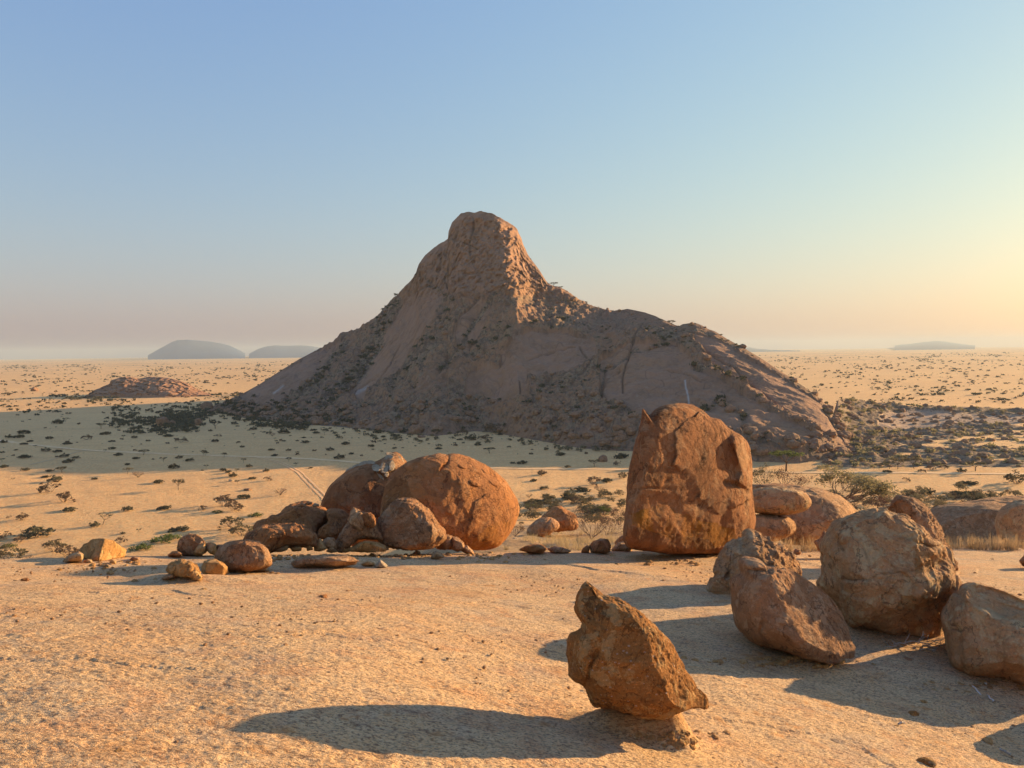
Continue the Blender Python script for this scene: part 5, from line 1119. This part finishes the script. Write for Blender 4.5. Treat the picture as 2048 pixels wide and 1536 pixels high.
B_ = [(235,80,120,'f'),(190,105,45,'d'),(265,155,50,'b'),(235,205,80,'d'),(450,208,45,'d'),(485,255,50,'d'),(590,145,35,'t'),(765,150,65,'v'),(440,60,45,'d'),(590,92,75,'d'),(690,115,35,'d'),(875,125,110,'d'),(1035,80,45,'d'),(820,75,80,'d'),(1060,60,110,'d'),(1145,100,60,'d'),(1175,125,80,'d'),(1255,140,80,'t'),(1365,145,40,'d'),(785,185,30,'t'),(875,198,45,'d'),(1000,198,35,'d'),(1060,168,45,'d'),(1070,215,80,'d'),(755,283,75,'d'),(915,288,55,'d'),(785,335,70,'d'),(995,325,50,'t'),(320,345,55,'t'),(1305,285,80,'d'),(1450,228,95,'d'),(1685,250,70,'d'),(1705,275,35,'d'),(1390,362,110,'d'),(1500,318,60,'d'),(1905,270,50,'d'),(1785,310,35,'t'),(1700,155,60,'d'),(1800,160,60,'d'),(1895,155,80,'d'),(1760,120,120,'d'),(2000,120,110,'d'),(1540,100,65,'b'),(145,335,60,'t'),(500,400,55,'t'),(550,440,70,'d'),(920,385,65,'f'),(985,425,45,'t'),(1125,450,50,'d'),(710,480,70,'d'),(310,472,75,'d'),(360,495,75,'d'),(437,487,45,'t'),(400,528,95,'d'),(580,550,80,'d'),(720,570,75,'b'),(440,597,50,'t'),(150,450,45,'t'),(115,470,30,'d'),(840,703,125,'v'),(495,730,145,'d'),(310,800,200,'b'),(410,840,170,'b'),(255,865,130,'g'),(605,895,165,'g'),(410,1010,220,'o'),(490,1080,230,'o'),(760,940,90,'b')]
C_ = [(775,350,150,'b'),(580,410,110,'d'),(490,410,50,'d'),(715,420,100,'b'),(505,370,90,'b'),(1065,355,115,'o'),(1385,375,140,'t'),(635,455,65,'d'),(315,485,65,'d'),(735,518,100,'f'),(1000,605,90,'d'),(925,605,50,'d'),(1315,535,95,'d'),(1075,528,40,'d'),(1590,628,100,'f'),(1580,495,80,'o'),(1700,500,100,'b'),(1775,515,70,'t'),(1810,558,130,'d'),(1790,618,70,'b'),(1300,425,80,'d'),(1160,698,80,'b'),(1375,635,60,'d'),(305,385,100,'t'),(820,370,60,'d')]
D_ = [(680,140,120,'d'),(560,240,120,'d'),(720,360,150,'d'),(1250,375,350,'d'),(1435,290,240,'b'),(1640,245,200,'d'),(1520,385,150,'v'),(500,480,110,'v'),(560,570,300,'d'),(1060,490,250,'d'),(820,505,160,'d'),(745,550,160,'d'),(1150,560,200,'b'),(1880,190,180,'o')]
E_ = [(480,285,100,'b'),(1310,320,300,'d'),(1450,230,60,'t'),(1950,320,330,'o'),(780,455,220,'d'),(1270,490,500,'d'),(1600,490,150,'d'),(1450,550,170,'d'),(940,530,170,'d'),(1880,520,230,'o'),(1215,165,140,'d'),(1400,150,230,'f'),(590,120,250,'t'),(370,120,200,'t'),(260,120,150,'t'),(120,130,130,'t'),(810,130,120,'b'),(980,120,100,'b'),(700,170,100,'b'),(230,165,120,'d')]
PL = [(x / 4.876, 820 + y / 4.876, w / 4.876, k) for x, y, w, k in A_] + [(380 + x / 4.6545, 840 + y / 4.6545, w / 4.6545, k) for x, y, w, k in B_] + [(800 + x / 4.096, 780 + y / 4.096, w / 4.096, k) for x, y, w, k in C_] + [(990 + x / 7.314, 930 + y / 7.314, w / 7.314, k) for x, y, w, k in D_] + [(1740 + x / 6.65, 920 + y / 6.65, w / 6.65, k) for x, y, w, k in E_]
LM = [((515, 914), 'the track fork'), ((165, 901), 'the side track'), ((275, 955), 'the gnarled trees'), ((122, 945), 'the shade tree'), ((205, 1050), 'the leaning acacia'), ((560, 991), 'the vase shaped thornbush'),
      ((300, 852), 'the shaded dome rock'), ((430, 860), 'the mountain tail tree'), ((462, 963), 'the white stone'), ((205, 1100), 'the wedge boulder'), ((480, 1060), 'the olive bushes'), ((725, 930), 'the plate crowned boulder'), ((660, 880), 'the mountain foot talus'),
      ((833, 870), 'the talus block'), ((1138, 870), 'the scree tree'), ((1188, 934), 'the trackside acacia'), ((979, 906), 'the spreading tree'), ((1100, 1000), 'the boulder gap'), ((1820, 960), 'the pale flat'), ((1950, 940), 'the grove'), ((355, 975), 'the shadow line tree'), ((495, 985), 'the fallen slab'), ((60, 890), 'the long track'), ((360, 1050), 'the dark mat shrub')]
KN = {'d': 'dark dome shrub', 'g': 'green matted shrub', 'b': 'bare twiggy bush', 't': 'small thorn tree', 'f': 'flat topped tree', 'v': 'vase shaped thornbush', 'l': 'thin leaning acacia', 'o': 'olive green bush'}
seen = {}
def place_label(px, py, w, k):
    (lx, ly), nm = min(LM, key=lambda q: (q[0][0] - px) ** 2 + (2 * (q[0][1] - py)) ** 2)
    dx, dy = px - lx, 2 * (py - ly); dist = math.hypot(dx, dy)
    if dist < 14: rel = 'at'
    else:
        h = 'left of' if dx < -abs(dy) * .5 else ('right of' if dx > abs(dy) * .5 else '')
        v = 'above' if dy < -abs(dx) * .5 else ('below' if dy > abs(dx) * .5 else '')
        rel = ' and '.join(q for q in (v, h) if q)
        rel = ('just ' if dist < 45 else ('some way ' if dist < 95 else 'well ')) + rel
    sz = 'tiny' if w < 9 else ('small' if w < 14 else ('medium' if w < 22 else ('large' if w < 36 else 'very large')))
    return f"{sz} {KN[k].replace('small ', '')} {rel} {nm}"
labs = [place_label(*q) for q in PL]
from collections import Counter
cnt = Counter(labs)
for lb_ in [q for q in cnt if cnt[q] > 1]:
    ix = sorted([i for i in range(len(labs)) if labs[i] == lb_], key=lambda i: PL[i][1])
    for r_i, i in enumerate(ix):
        labs[i] = (['farther ', 'nearer '] if len(ix) == 2 else ['farthest ', 'middle ', 'nearest ', 'last '])[r_i] + lb_
GROUPS = {'d': 'dark dome shrubs dotted over the plain', 'g': 'green matted shrubs on the plain', 'b': 'bare twiggy bushes on the plain', 't': 'small thorn trees on the plain', 'f': 'flat topped trees on the plain', 'v': 'vase shaped thornbushes on the plain', 'l': None, 'o': 'olive green bushes on the plain'}
for i, (px_, py_, w, k) in enumerate(PL):
    g = G(px_, py_, ground_h); g[2] = float(ground_fn(np.array([g[0]]), np.array([g[1]]))[0])
    kk, leaf = (k, None)
    if k == 'o': kk, leaf = 'b', 'o'
    if k == 'g': kk = 'g'
    wm = w * g[1] / FPX * (1.12 if kk in 'db' else 1.0)
    zs = {'d': .95, 'g': .8, 'b': .85, 't': 1, 'f': .85, 'v': .8, 'l': 1}[kk]
    if kk == 'd' and w > 40: zs = .6
    lb = labs[i]
    plant(kk, (g[0], g[1], g[2] - .03 * wm), wm, i, lb, group=GROUPS[k], leaf=leaf, zs=zs, rot=(0.0 if kk == 'l' else None))

# rocks out on the plain
def plain_rock(px, py, w, mat, k, label, zs=1.0):
    g = G(px, py, ground_h); V, F = ROCKUNIT[k]; s = w * g[1] / FPX / 2
    g[2] = float(ground_fn(np.array([g[0]]), np.array([g[1]]))[0])
    me = make_mesh('boulder', V * s * np.array([1, 1, zs]), F, [mat], attrs={'ochre': np.zeros(len(V)), 'dark': np.zeros(len(V)), 'pale': np.zeros(len(V))})
    o = link('boulder', me, loc=(g[0], g[1], g[2] + s * .35 * zs)); o.rotation_euler[2] = k; o['label'] = label; o['category'] = 'boulder'
M_BIGROCK = rock_mat('granite_far_block', (.40, .21, .12), (.33, .18, .10), (.2, .11, .065), .5, 5, .4, .3)
for a in [(326, 851, 36, 2, 'big dome rock in shade on the plain below the mountain tail', 1.0), (345, 849, 16, 5, 'rounded rock touching the big shaded dome rock', 1.1), (398, 850, 24, 7, 'shaded square rock behind the dark tree at the mountain tail', 1.2), (415, 820, 30, 1, 'reddish rock knob at the very tail of the mountain', 1.0),
          (834, 868, 33, 3, 'big sharp edged block standing clear of the talus foot', 1.15), (871, 858, 26, 4, 'rounded block right behind the big sharp edged talus block', 1.0), (842, 875, 18, 6, 'flat low rock at the foot of the big talus block', .6), (1020, 866, 12, 8, 'small lone reddish rock on the shaded grass under the talus', 1.0),
          (1112, 878, 12, 0, 'small red rock beside bushes below the scree fan', 1.0), (1205, 923, 20, 9, 'round knobbly rock beside the little acacia by the track', 1.3), (495, 980, 22, 2, 'low dark fallen slab of rock on sunlit grass', .4), (70, 782, 18, 5, 'dark block of rock far out on the sunlit plain', .9)]:
    plain_rock(a[0], a[1], a[2], M_BIGROCK, a[3], a[4], a[5])
plain_rock(462, 963, 10, M_PALE, 3, 'white stone lying in the sunlit grass at the shadow edge', .8)

# mountain trees and scrub, scree
for i, (px_, py_, w, k, lb) in enumerate([(1106, 574, 14, 'f', 'tree on the skyline under the rocky neck'), (1122, 578, 10, 'f', 'second smaller skyline tree a step below the one under the neck'), (1342, 652, 17, 'f', 'flat crowned tree alone on the skyline of the mountain shoulder'), (1170, 607, 9, 'b', 'bush on the saddle skyline below the neck'),
        (1195, 617, 8, 'b', 'bush lower on the saddle skyline where it levels out'), (1062, 520, 6, 'b', 'tiny bush clinging to the sunny side of the neck'), (1582, 752, 14, 'd', 'dark bush on the long bare flank skyline'), (945, 688, 26, 'd', 'dark bush under the pale hanging slab'), (770, 650, 20, 'd', 'dark bush at the top of the shaded gully'), (740, 700, 24, 'd', 'dark bush halfway down the shaded gully'),
        (700, 760, 26, 'd', 'dark bush low in the shaded gully'), (1225, 700, 16, 'd', 'bush among slabs under the mountain shoulder'), (1000, 800, 14, 'd', 'bush beside the ochre cave wall'), (1440, 750, 12, 'd', 'bush in the crack across the bare dome')]):
    g = hill_point(px_, py_); plant(k, (g[0], g[1], g[2] - .2), w * g[1] / FPX * 1.1, i, lb, zs=.9)
rs = np.random.default_rng(21)
jj = rs.integers(5, 895, 60000); ii = rs.integers(22, 329, 60000)
pr = HVEG[ii, jj]; hp = HV[ii, jj]
dd = hp - np.array([0, 0, CAMZ]); prow = 768 - (dd @ up) * FPX / (dd @ fw); ppx = HPX[jj]
nz = fbm(hp / 14, 3)
low = sstep(780, 850, prow)
keep = (rs.random(len(jj)) < np.clip(pr - .40, 0, 1) ** 1.6 * (.3 + 1.7 * (nz > .03)) * .42)
sh = hp[keep][:3600]
CL = [dome_unit(300 + i, 26, .42, .16, 0)[:2] for i in range(6)]
scatter_mesh('hillside_scrub', CL, sh, .9 + 3.6 * rs.random(len(sh)) ** 2.2, M_LEAFD, zs=1.1, label='dark scrub growing in the gullies and ledges of the mountain', sink=-.02, attrs=False)
gd = np.zeros(len(jj))
for pts, wd, kq in GULLIES: gd = np.maximum(gd, kq * np.exp(-(poly_dist(ppx, prow, pts) / (wd * .8)) ** 2))
kg = rs.random(len(jj)) < gd * .055 * (.2 + 1.6 * (fbm(hp / 9, 2) > -.05))
gs = hp[kg][:1100]
scatter_mesh('gully_scrub', CL, gs, 1.6 + 4.6 * rs.random(len(gs)) ** 1.6, M_LEAFD, zs=1.3, label='dark bushes crowding the shaded gullies of the mountain', sink=-.02, attrs=False)
keep = (rs.random(len(jj)) < np.clip(pr - .35, 0, 1) * (.12 + .9 * low) * .5 * ((nz < .1) + .2)) & (prow > 600)
scr = hp[keep][:4800]
TAL = [((1190, 860), 70, 22), ((860, 840), 120, 24), ((1440, 825), 40, 16), ((800, 820), 90, 22), ((1050, 850), 80, 20)]
scatter_mesh('scree', CR, scr, .6 + 3.0 * rs.random(len(scr)) ** 2.4, M_BIGROCK, label='broken talus blocks heaped over the lower mountain slopes', sink=.1)
# scrub carpet round the mountain tail, far plain and rocky rise
def plain_scatter(name, n, pxr, rowr, dens, size, mat, label, hfun=None, seedk=0):
    rs = np.random.default_rng(60 + seedk)
    px_ = rs.uniform(*pxr, n); row = horizon(px_) + np.exp(rs.uniform(math.log(rowr[0]), math.log(rowr[1]), n))
    k = rs.random(n) < dens(px_, row)
    px_, row = px_[k], row[k]
    Y = CAMZ * FPX / (row - horizon(px_)); X = (px_ - 1024) / FPX * Y
    pos = np.stack([X, Y, ground_fn(X, Y)], -1)
    return scatter_mesh(name, CL, pos, size(rs, Y, px_), mat, zs=1.0, label=label, sink=-.02, attrs=False)
def tail_d(px, row):
    a = np.exp(-(poly_dist(px, row, [(330, 842), (400, 828), (450, 822), (520, 838), (600, 852)]) / 13) ** 2)
    b = np.exp(-(poly_dist(px, row, [(100, 792), (165, 797), (230, 797)]) / 5) ** 2) + .8 * np.exp(-(poly_dist(px, row, [(400, 790), (450, 792), (500, 790)]) / 4) ** 2)
    c = .55 * np.exp(-(poly_dist(px, row, [(230, 835), (300, 850), (380, 850)]) / 18) ** 2)
    return np.clip(a * .75 + b * .6 + c, 0, 1)
plain_scatter('scrub_belt', 5200, (60, 640), (78, 160), tail_d, lambda r, Y, p: (2.2 + 5.0 * r.random(len(Y)) ** 1.5), M_LEAFD, 'dense dark belt of scrub round the tail of the mountain', seedk=1)
def far_d(px, row):
    X = (px - 1024) / 300
    nn = fbm(np.stack([px / 70, row / 7, row * 0], -1), 3)
    return np.where((px > 440) & (px < 1600) & (row - horizon(px) > 60), 0, np.clip(.22 + 2.2 * nn, .04, 1))
plain_scatter('far_scrub', 17000, (-120, 2170), (17, 118), far_d, lambda r, Y, p: (1.6 + 4.2 * r.random(len(Y)) ** 2) * (.8 + Y / 2600), M_LEAFD, 'countless scrub dots on the sunlit plain far out', seedk=2)
def mid_d(px, row):
    nn = fbm(np.stack([px / 60, row / 20, row * 0], -1), 3)
    return np.where(px < 1260, np.clip(.12 + .25 * nn, 0.02, 1), .03)
plain_scatter('low_scrub', 3600, (-120, 2170), (112, 210), mid_d, lambda r, Y, p: .6 + 2.4 * r.random(len(Y)) ** 2.5, M_LEAFB, 'small dry tussocks dotted over the shaded plain', seedk=3)
# foot of the mountain: bushes thickening towards the talus
plain_scatter('foot_scrub', 1500, (430, 1300), (140, 205), lambda px, row: np.clip(np.exp(-((row - lerp_tab(BASE, px) - 8) / 12) ** 2), 0, 1) * .8, lambda r, Y, p: 1.0 + 3.4 * r.random(len(Y)) ** 2, M_LEAFO, 'grey green bushes thickening along the foot of the talus', seedk=4)
# rocky rise vegetation
RV = V_rise = None
rise = bpy.data.objects['rocky_rise'].data
co = np.zeros(len(rise.vertices) * 3, np.float32); rise.vertices.foreach_get('co', co); co = co.reshape(-1, 3)
rs = np.random.default_rng(77)
idx = rs.integers(330 * 8, 330 * 150, 9000); q = co[idx]; nn = fbm(q / 16, 3)
vg = np.zeros(len(rise.vertices), np.float32); rise.attributes['veg'].data.foreach_get('value', vg)
k = rs.random(len(idx)) < np.clip(vg[idx] - .3, 0, 1) * (.25 + 1.2 * (nn > .05)) * .55
q1 = q[k][:1300]
scatter_mesh('rise_scrub', CL, q1.astype(float), 1.0 + 3.6 * rs.random(len(q1)) ** 2, M_LEAFL, zs=1.0, label='brown scrub covering the hazy rocky rise', sink=-.02, attrs=False)
k = rs.random(len(idx)) < .09; q1 = q[k]
scatter_mesh('rise_rocks', CR, q1.astype(float), .5 + 2.4 * rs.random(len(q1)) ** 2.5, M_BIGROCK, label='loose blocks scattered over the hazy rocky rise', sink=.1)

# ------------------------------------------------------------------ bushes close behind the boulders
def near_plant(name, cat, label, px, py, wpx, unit, leafm, woodm, zs=1.0, rot=0.0, Y=None, parts=('foliage', 'branches')):
    if Y is None: g = G(px, py)
    else: g = P(np.array([float(px)]), np.array([float(py)]), np.array([float(Y)]))[0]
    w = wpx * g[1] / FPX
    e = bpy.data.objects.new(name, None); col.objects.link(e); e.location = tuple(g); e.scale = (w, w, w * zs); e.rotation_euler = (0, 0, rot)
    LV, LF, V, F = unit
    if len(LF): link(parts[0], make_mesh(parts[0], LV, LF, [leafm], smooth=False), e)
    link(parts[1], make_mesh(parts[1], V, F, [woodm], smooth=False), e)
    e['label'] = label; e['category'] = cat
    return e
near_plant('tree', 'tree', 'wide many stemmed acacia spreading behind the large drab dome', 1668, 1010, 215, bare_unit(400, .62, 5, 3600, .013, 10, .34, (.35, 0)), M_LEAFL, M_TWIG, .66, Y=46, parts=('crown', 'trunk'))
near_plant('tree', 'tree', 'pale bare tree close beside the top of the smooth oval boulder', 1532, 985, 85, bare_unit(402, .9, 4, 900, .014, 7, .30), M_LEAFO, M_TWIG, 1.25, Y=42, parts=('crown', 'trunk'))
near_plant('bush', 'bush', 'reddish feathery bush between the oval boulder and the wide acacia', 1575, 985, 100, bare_unit(404, .7, 4, 900, .012, 9, .3, (.5, 0)), M_LEAFR, M_LEAFR, .8, Y=43)
near_plant('tree', 'tree', 'round reddish leafless tree with dark crooked trunks near the drab dome', 1733, 1036, 110, bare_unit(406, .8, 5, 1500, .010, 6, .34), M_LEAFR, M_BARK, .95, Y=38, parts=('crown', 'trunk'))
near_plant('tree', 'tree', 'green acacia at the foot of the mountain beyond the oval boulder', 1572, 942, 62, tree_unit(408, True, 900, .03, .6), M_LEAFG, M_BARK, 1.0, parts=('crown', 'trunk'))
near_plant('bush', 'bush', 'large leafless grey brown bush in the gap before the tall boulder', 1183, 1078, 98, bare_unit(410, .8, 5, 900, .010, 10, .30), M_LEAFR, M_TWIG, 1.0)
near_plant('bush', 'bush', 'dark stemmed bush leaning towards the tall boulder', 1212, 1074, 75, bare_unit(412, .9, 4, 300, .012, 6, .30, (.5, 0)), M_LEAFR, M_BARK, 1.1)
near_plant('bush', 'bush', 'reddish brown bush pressed against the tall boulder', 1238, 1052, 60, bare_unit(414, .8, 5, 900, .012, 9, .30), M_LEAFR, M_TWIG, 1.2)
near_plant('bush', 'bush', 'bright green low bush behind the leafless bush in the gap', 1208, 1030, 40, dome_unit(416, 2600, .45, .022), M_LEAFG, M_TWIG, 1.0)
near_plant('bush', 'bush', 'dull green spreading bush next to the bright green one in the gap', 1180, 1030, 66, dome_unit(418, 2200, .30, .02), M_LEAFD, M_TWIG, 1.0)
near_plant('bush', 'bush', 'dim grey bush behind the sunny edge of the round boulder', 1030, 1072, 44, bare_unit(420, .6, 4, 900, .014, 10, .4), M_LEAFB, M_TWIG, .9)
near_plant('bush', 'bush', 'fresh green vase shaped bush beyond the round boulder', 1060, 1022, 24, vase_unit(421), M_LEAFG, M_TWIG, 1.0)
near_plant('bush', 'bush', 'pale feathery bush beside the fresh green vase shaped one', 1072, 1036, 28, bare_unit(422, .6, 4, 600, .014, 9, .35), M_LEAFO, M_TWIG, .9)
near_plant('bush', 'bush', 'grey green upright bush behind the reddish ragged boulder', 1862, 1035, 70, bare_unit(424, .8, 4, 2200, .014, 12, .30), M_LEAFO, M_TWIG, 1.1)
near_plant('bush', 'bush', 'wide brown brushy bush below the broad low hump of rock', 1950, 1070, 90, bare_unit(426, .7, 5, 2200, .012, 12, .38), M_LEAFB, M_TWIG, .85)
near_plant('bush', 'bush', 'reddish bush at the foot of the broad low hump of rock', 1985, 1056, 70, bare_unit(427, .7, 4, 1200, .012, 12, .38), M_LEAFR, M_TWIG, .9)
def tuft_unit(seed, n=90, spread=.35, h=.55):
    rs = np.random.default_rng(seed); V, F = [], []
    for i in range(n):
        a = rs.random() * 6.283; r0 = rs.random() * .08; b = np.array([math.cos(a) * r0, math.sin(a) * r0, -.01]); o = rs.random() * spread
        t = b + np.array([math.cos(a) * o, math.sin(a) * o, h * (.5 + .5 * rs.random())]); sd = np.array([-math.sin(a), math.cos(a), 0]) * .008
        k = len(V); V += [b - sd, b + sd, t + sd * .3, t - sd * .3]; F.append((k, k + 1, k + 2, k + 3))
    return np.zeros((0, 3)), np.zeros((0, 4), int), np.array(V), np.array(F)
near_plant('grass_tuft', 'grass tuft', 'round sunlit tan tussock beyond the reddish ragged boulder', 1908, 1048, 40, tuft_unit(430, 900, .5, .6), None, M_STRAW, 1.0, parts=('', 'blades'))
near_plant('grass_tuft', 'grass tuft', 'bright yellow tuft below the round tan tussock', 1898, 1062, 30, tuft_unit(431, 300, .5, .45), None, M_STRAW, 1.0, parts=('', 'blades'))
near_plant('grass_tuft', 'grass tuft', 'small dry tuft at the sunlit foot of the round boulder', 1012, 1101, 26, tuft_unit(432, 160, .5, .4), None, M_STRAW, 1.0, parts=('', 'blades'))
near_plant('grass_tuft', 'grass tuft', 'tiny yellow tuft under the heel of the leaning brown boulder', 1668, 1330, 22, tuft_unit(433, 160, .6, .3), None, M_STRAW, .8, parts=('', 'blades'))
near_plant('bush', 'bush', 'wispy reddish dry plant on the slab before the arched rock', 752, 1118, 36, bare_unit(434, .8, 3, 120, .016, 8, .3), M_LEAFR, M_TWIG, 1.0)
# straw grass in the gap and on the hillside behind
rs = np.random.default_rng(90)
TU = [tuft_unit(500 + i, 16, .35, .6)[2:] for i in range(5)]
def straw(name, n, poly, smin, smax, label, mat=M_STRAW):
    xs = [p_[0] for p_ in poly]; ys = [p_[1] for p_ in poly]; pos = []
    px_ = rs.uniform(min(xs), max(xs), n); py_ = rs.uniform(min(ys), max(ys), n); k = in_poly(px_, py_, poly)
    pos = np.array([G(a, b) for a, b in zip(px_[k], py_[k])]); pos[:, 2] = surf(pos[:, 0], pos[:, 1])
    pos = pos[slab_full(pos[:, 0], pos[:, 1]) < pos[:, 2] + .02]
    return scatter_mesh(name, TU, pos, rs.uniform(smin, smax, len(pos)), mat, label=label, sink=0, attrs=False)
straw('straw_grass', 1500, [(1040, 1092), (1080, 1075), (1130, 1060), (1190, 1040), (1250, 1030), (1250, 1100), (1160, 1104)], .25, .8, 'dry straw grass filling the boulder gap')
straw('dry_grass', 1500, [(1700, 1040), (1900, 1000), (2048, 1030), (2048, 1100), (1900, 1104), (1600, 1104), (1600, 1090)], .3, .9, 'dry grass beyond the slab rim near the round edge boulder', M_TAN)
straw('hillside_brush_grass', 2600, [(1500, 1040), (2048, 1010), (2048, 1100), (1500, 1104)], .25, .7, 'tan grass covering the hillside just below the slab rim', M_TAN)
def brush(name, n, poly, smin, smax, mat, label):
    xs = [p_[0] for p_ in poly]; ys = [p_[1] for p_ in poly]
    px_ = rs.uniform(min(xs), max(xs), n); py_ = rs.uniform(min(ys), max(ys), n); k = in_poly(px_, py_, poly)
    pos = np.array([G(a, b) for a, b in zip(px_[k], py_[k])]); pos[:, 2] = surf(pos[:, 0], pos[:, 1])
    pos = pos[pos[:, 1] > 26]
    sc_ = rs.uniform(smin, smax, len(pos)) * (pos[:, 1] / 60) ** .6
    return scatter_mesh(name, CLB, pos, sc_, mat, label=label, sink=-.02, attrs=False)
CLB = [dome_unit(600 + i, 420, .55, .035, 10)[:2] for i in range(5)]
brush('low_brush', 130, [(1500, 1010), (2048, 985), (2048, 1075), (1850, 1085), (1500, 1085)], .9, 2.2, M_LEAFB, 'brown knee high brush growing all over the hillside beyond the slab')
brush('olive_brush', 90, [(1040, 1000), (1255, 985), (1255, 1050), (1040, 1060)], .9, 2.4, M_LEAFO, 'olive brown brush thickening in the gap beyond the boulders')
brush('far_side_brush', 90, [(1500, 985), (2048, 975), (2048, 1040), (1500, 1040)], 1.0, 2.6, M_LEAFO, 'olive brush between the domes and the pale flat')
rs = np.random.default_rng(93)
px_ = rs.uniform(-60, 2110, 15000); row = rs.uniform(940, 1112, 15000)
nn = fbm(np.stack([px_ / 60, row / 14, row * 0], -1), 3); k = rs.random(15000) < np.clip(.35 + 1.8 * nn, .03, 1); px_, row = px_[k], row[k]
Y = CAMZ * FPX / (row - horizon(px_)); X = (px_ - 1024) / FPX * Y; Z = ground_fn(X, Y); ok_ = Z < 3
scatter_mesh('plain_grass', [tuft_unit(520 + i, 9, .5, .5)[2:] for i in range(4)], np.stack([X, Y, Z], -1)[ok_], rs.uniform(.4, 1.3, ok_.sum()), M_STRAW, label='pale grass tufts catching the low sun on the plain', sink=0, attrs=False)
# brush fallen below the massive boulder, bleached sticks
def sticks(name, label, px, py, wpx, seed, n, mat, cat):
    rs = np.random.default_rng(seed); g = G(px, py, slab_full); w = wpx * g[1] / FPX; V, F = [], []; tips = []
    for i in range(n):
        p = np.array([rs.uniform(-.4, .4), rs.uniform(-.15, .15), .03 + .12 * rs.random()]); a = rs.uniform(-.6, .6) + (math.pi if rs.random() < .5 else 0)
        branchy(rs, V, F, p, np.array([math.cos(a), math.sin(a) * .6, .22 * rs.normal()]), .24, .016, 2, .35, tips, 0)
    V = np.array(V); V[:, 2] = np.abs(V[:, 2])
    o = link(name, make_mesh(name, V * w, np.array(F), [mat], smooth=False), loc=tuple(g)); o['label'] = label; o['category'] = cat; return o
sticks('brushwood', 'dry bleached brushwood lying under the massive pinkish boulder', 1822, 1300, 100, 3, 11, M_DEAD, 'brushwood')
def stick(px0, py0, px1, py1, r, label):
    a, b = G(px0, py0, slab_full), G(px1, py1, slab_full); V, F = [], []; rs = np.random.default_rng(int(px0)); pts = [a + (b - a) * t + rs.normal(size=3) * .012 * (0 < t < 1) for t in np.linspace(0, 1, 6)]
    for p_, q_ in zip(pts[:-1], pts[1:]): tube(p_ - a + [0, 0, r], q_ - a + [0, 0, r], r, r * .8, V, F, 5)
    o = link('stick', make_mesh('stick', np.array(V), np.array(F), [M_DEAD], smooth=False), loc=tuple(a)); o['label'] = label; o['category'] = 'stick'
stick(1932, 1366, 1962, 1392, .011, 'grey bleached stick in the shade of the cut off pinkish boulder'); stick(1974, 1392, 1985, 1404, .010, 'short bleached stick at the end of the longer grey one')
stick(1968, 1368, 1976, 1376, .008, 'small curled grey root beside the bleached stick'); stick(1797, 1450, 1824, 1448, .011, 'pale twig next to the broken yellow stone'); stick(2000, 1500, 2020, 1512, .012, 'pale splinter of wood near the oval tan pebble')
# thin sun-bleached veins of stones along the track to the pale flat are left to the ground's own colour

# ------------------------------------------------------------------ air
def haze():
    X0, X1, Y0, Y1, Z0, Z1 = -17500, 17500, -17500, 17500, -20, 190
    V = [(x, y, z) for x in (X0, X1) for y in (Y0, Y1) for z in (Z0, Z1)]
    F = [(0, 1, 3, 2), (4, 6, 7, 5), (0, 4, 5, 1), (2, 3, 7, 6), (0, 2, 6, 4), (1, 5, 7, 3)]
    m = bpy.data.materials.new('haze_air'); m.use_nodes = True; t = m.node_tree; t.nodes.clear()
    o = t.nodes.new('ShaderNodeOutputMaterial'); v = t.nodes.new('ShaderNodeVolumePrincipled')
    v.inputs['Color'].default_value = (.53, .645, .71, 1); v.inputs['Density'].default_value = HAZE_DENSITY; v.inputs['Anisotropy'].default_value = .12
    t.links.new(v.outputs[0], o.inputs['Volume'])
    return link('haze', make_mesh('haze', V, F, [m], smooth=False), kind='stuff', label='thin dusty evening haze over the whole plain')
haze()
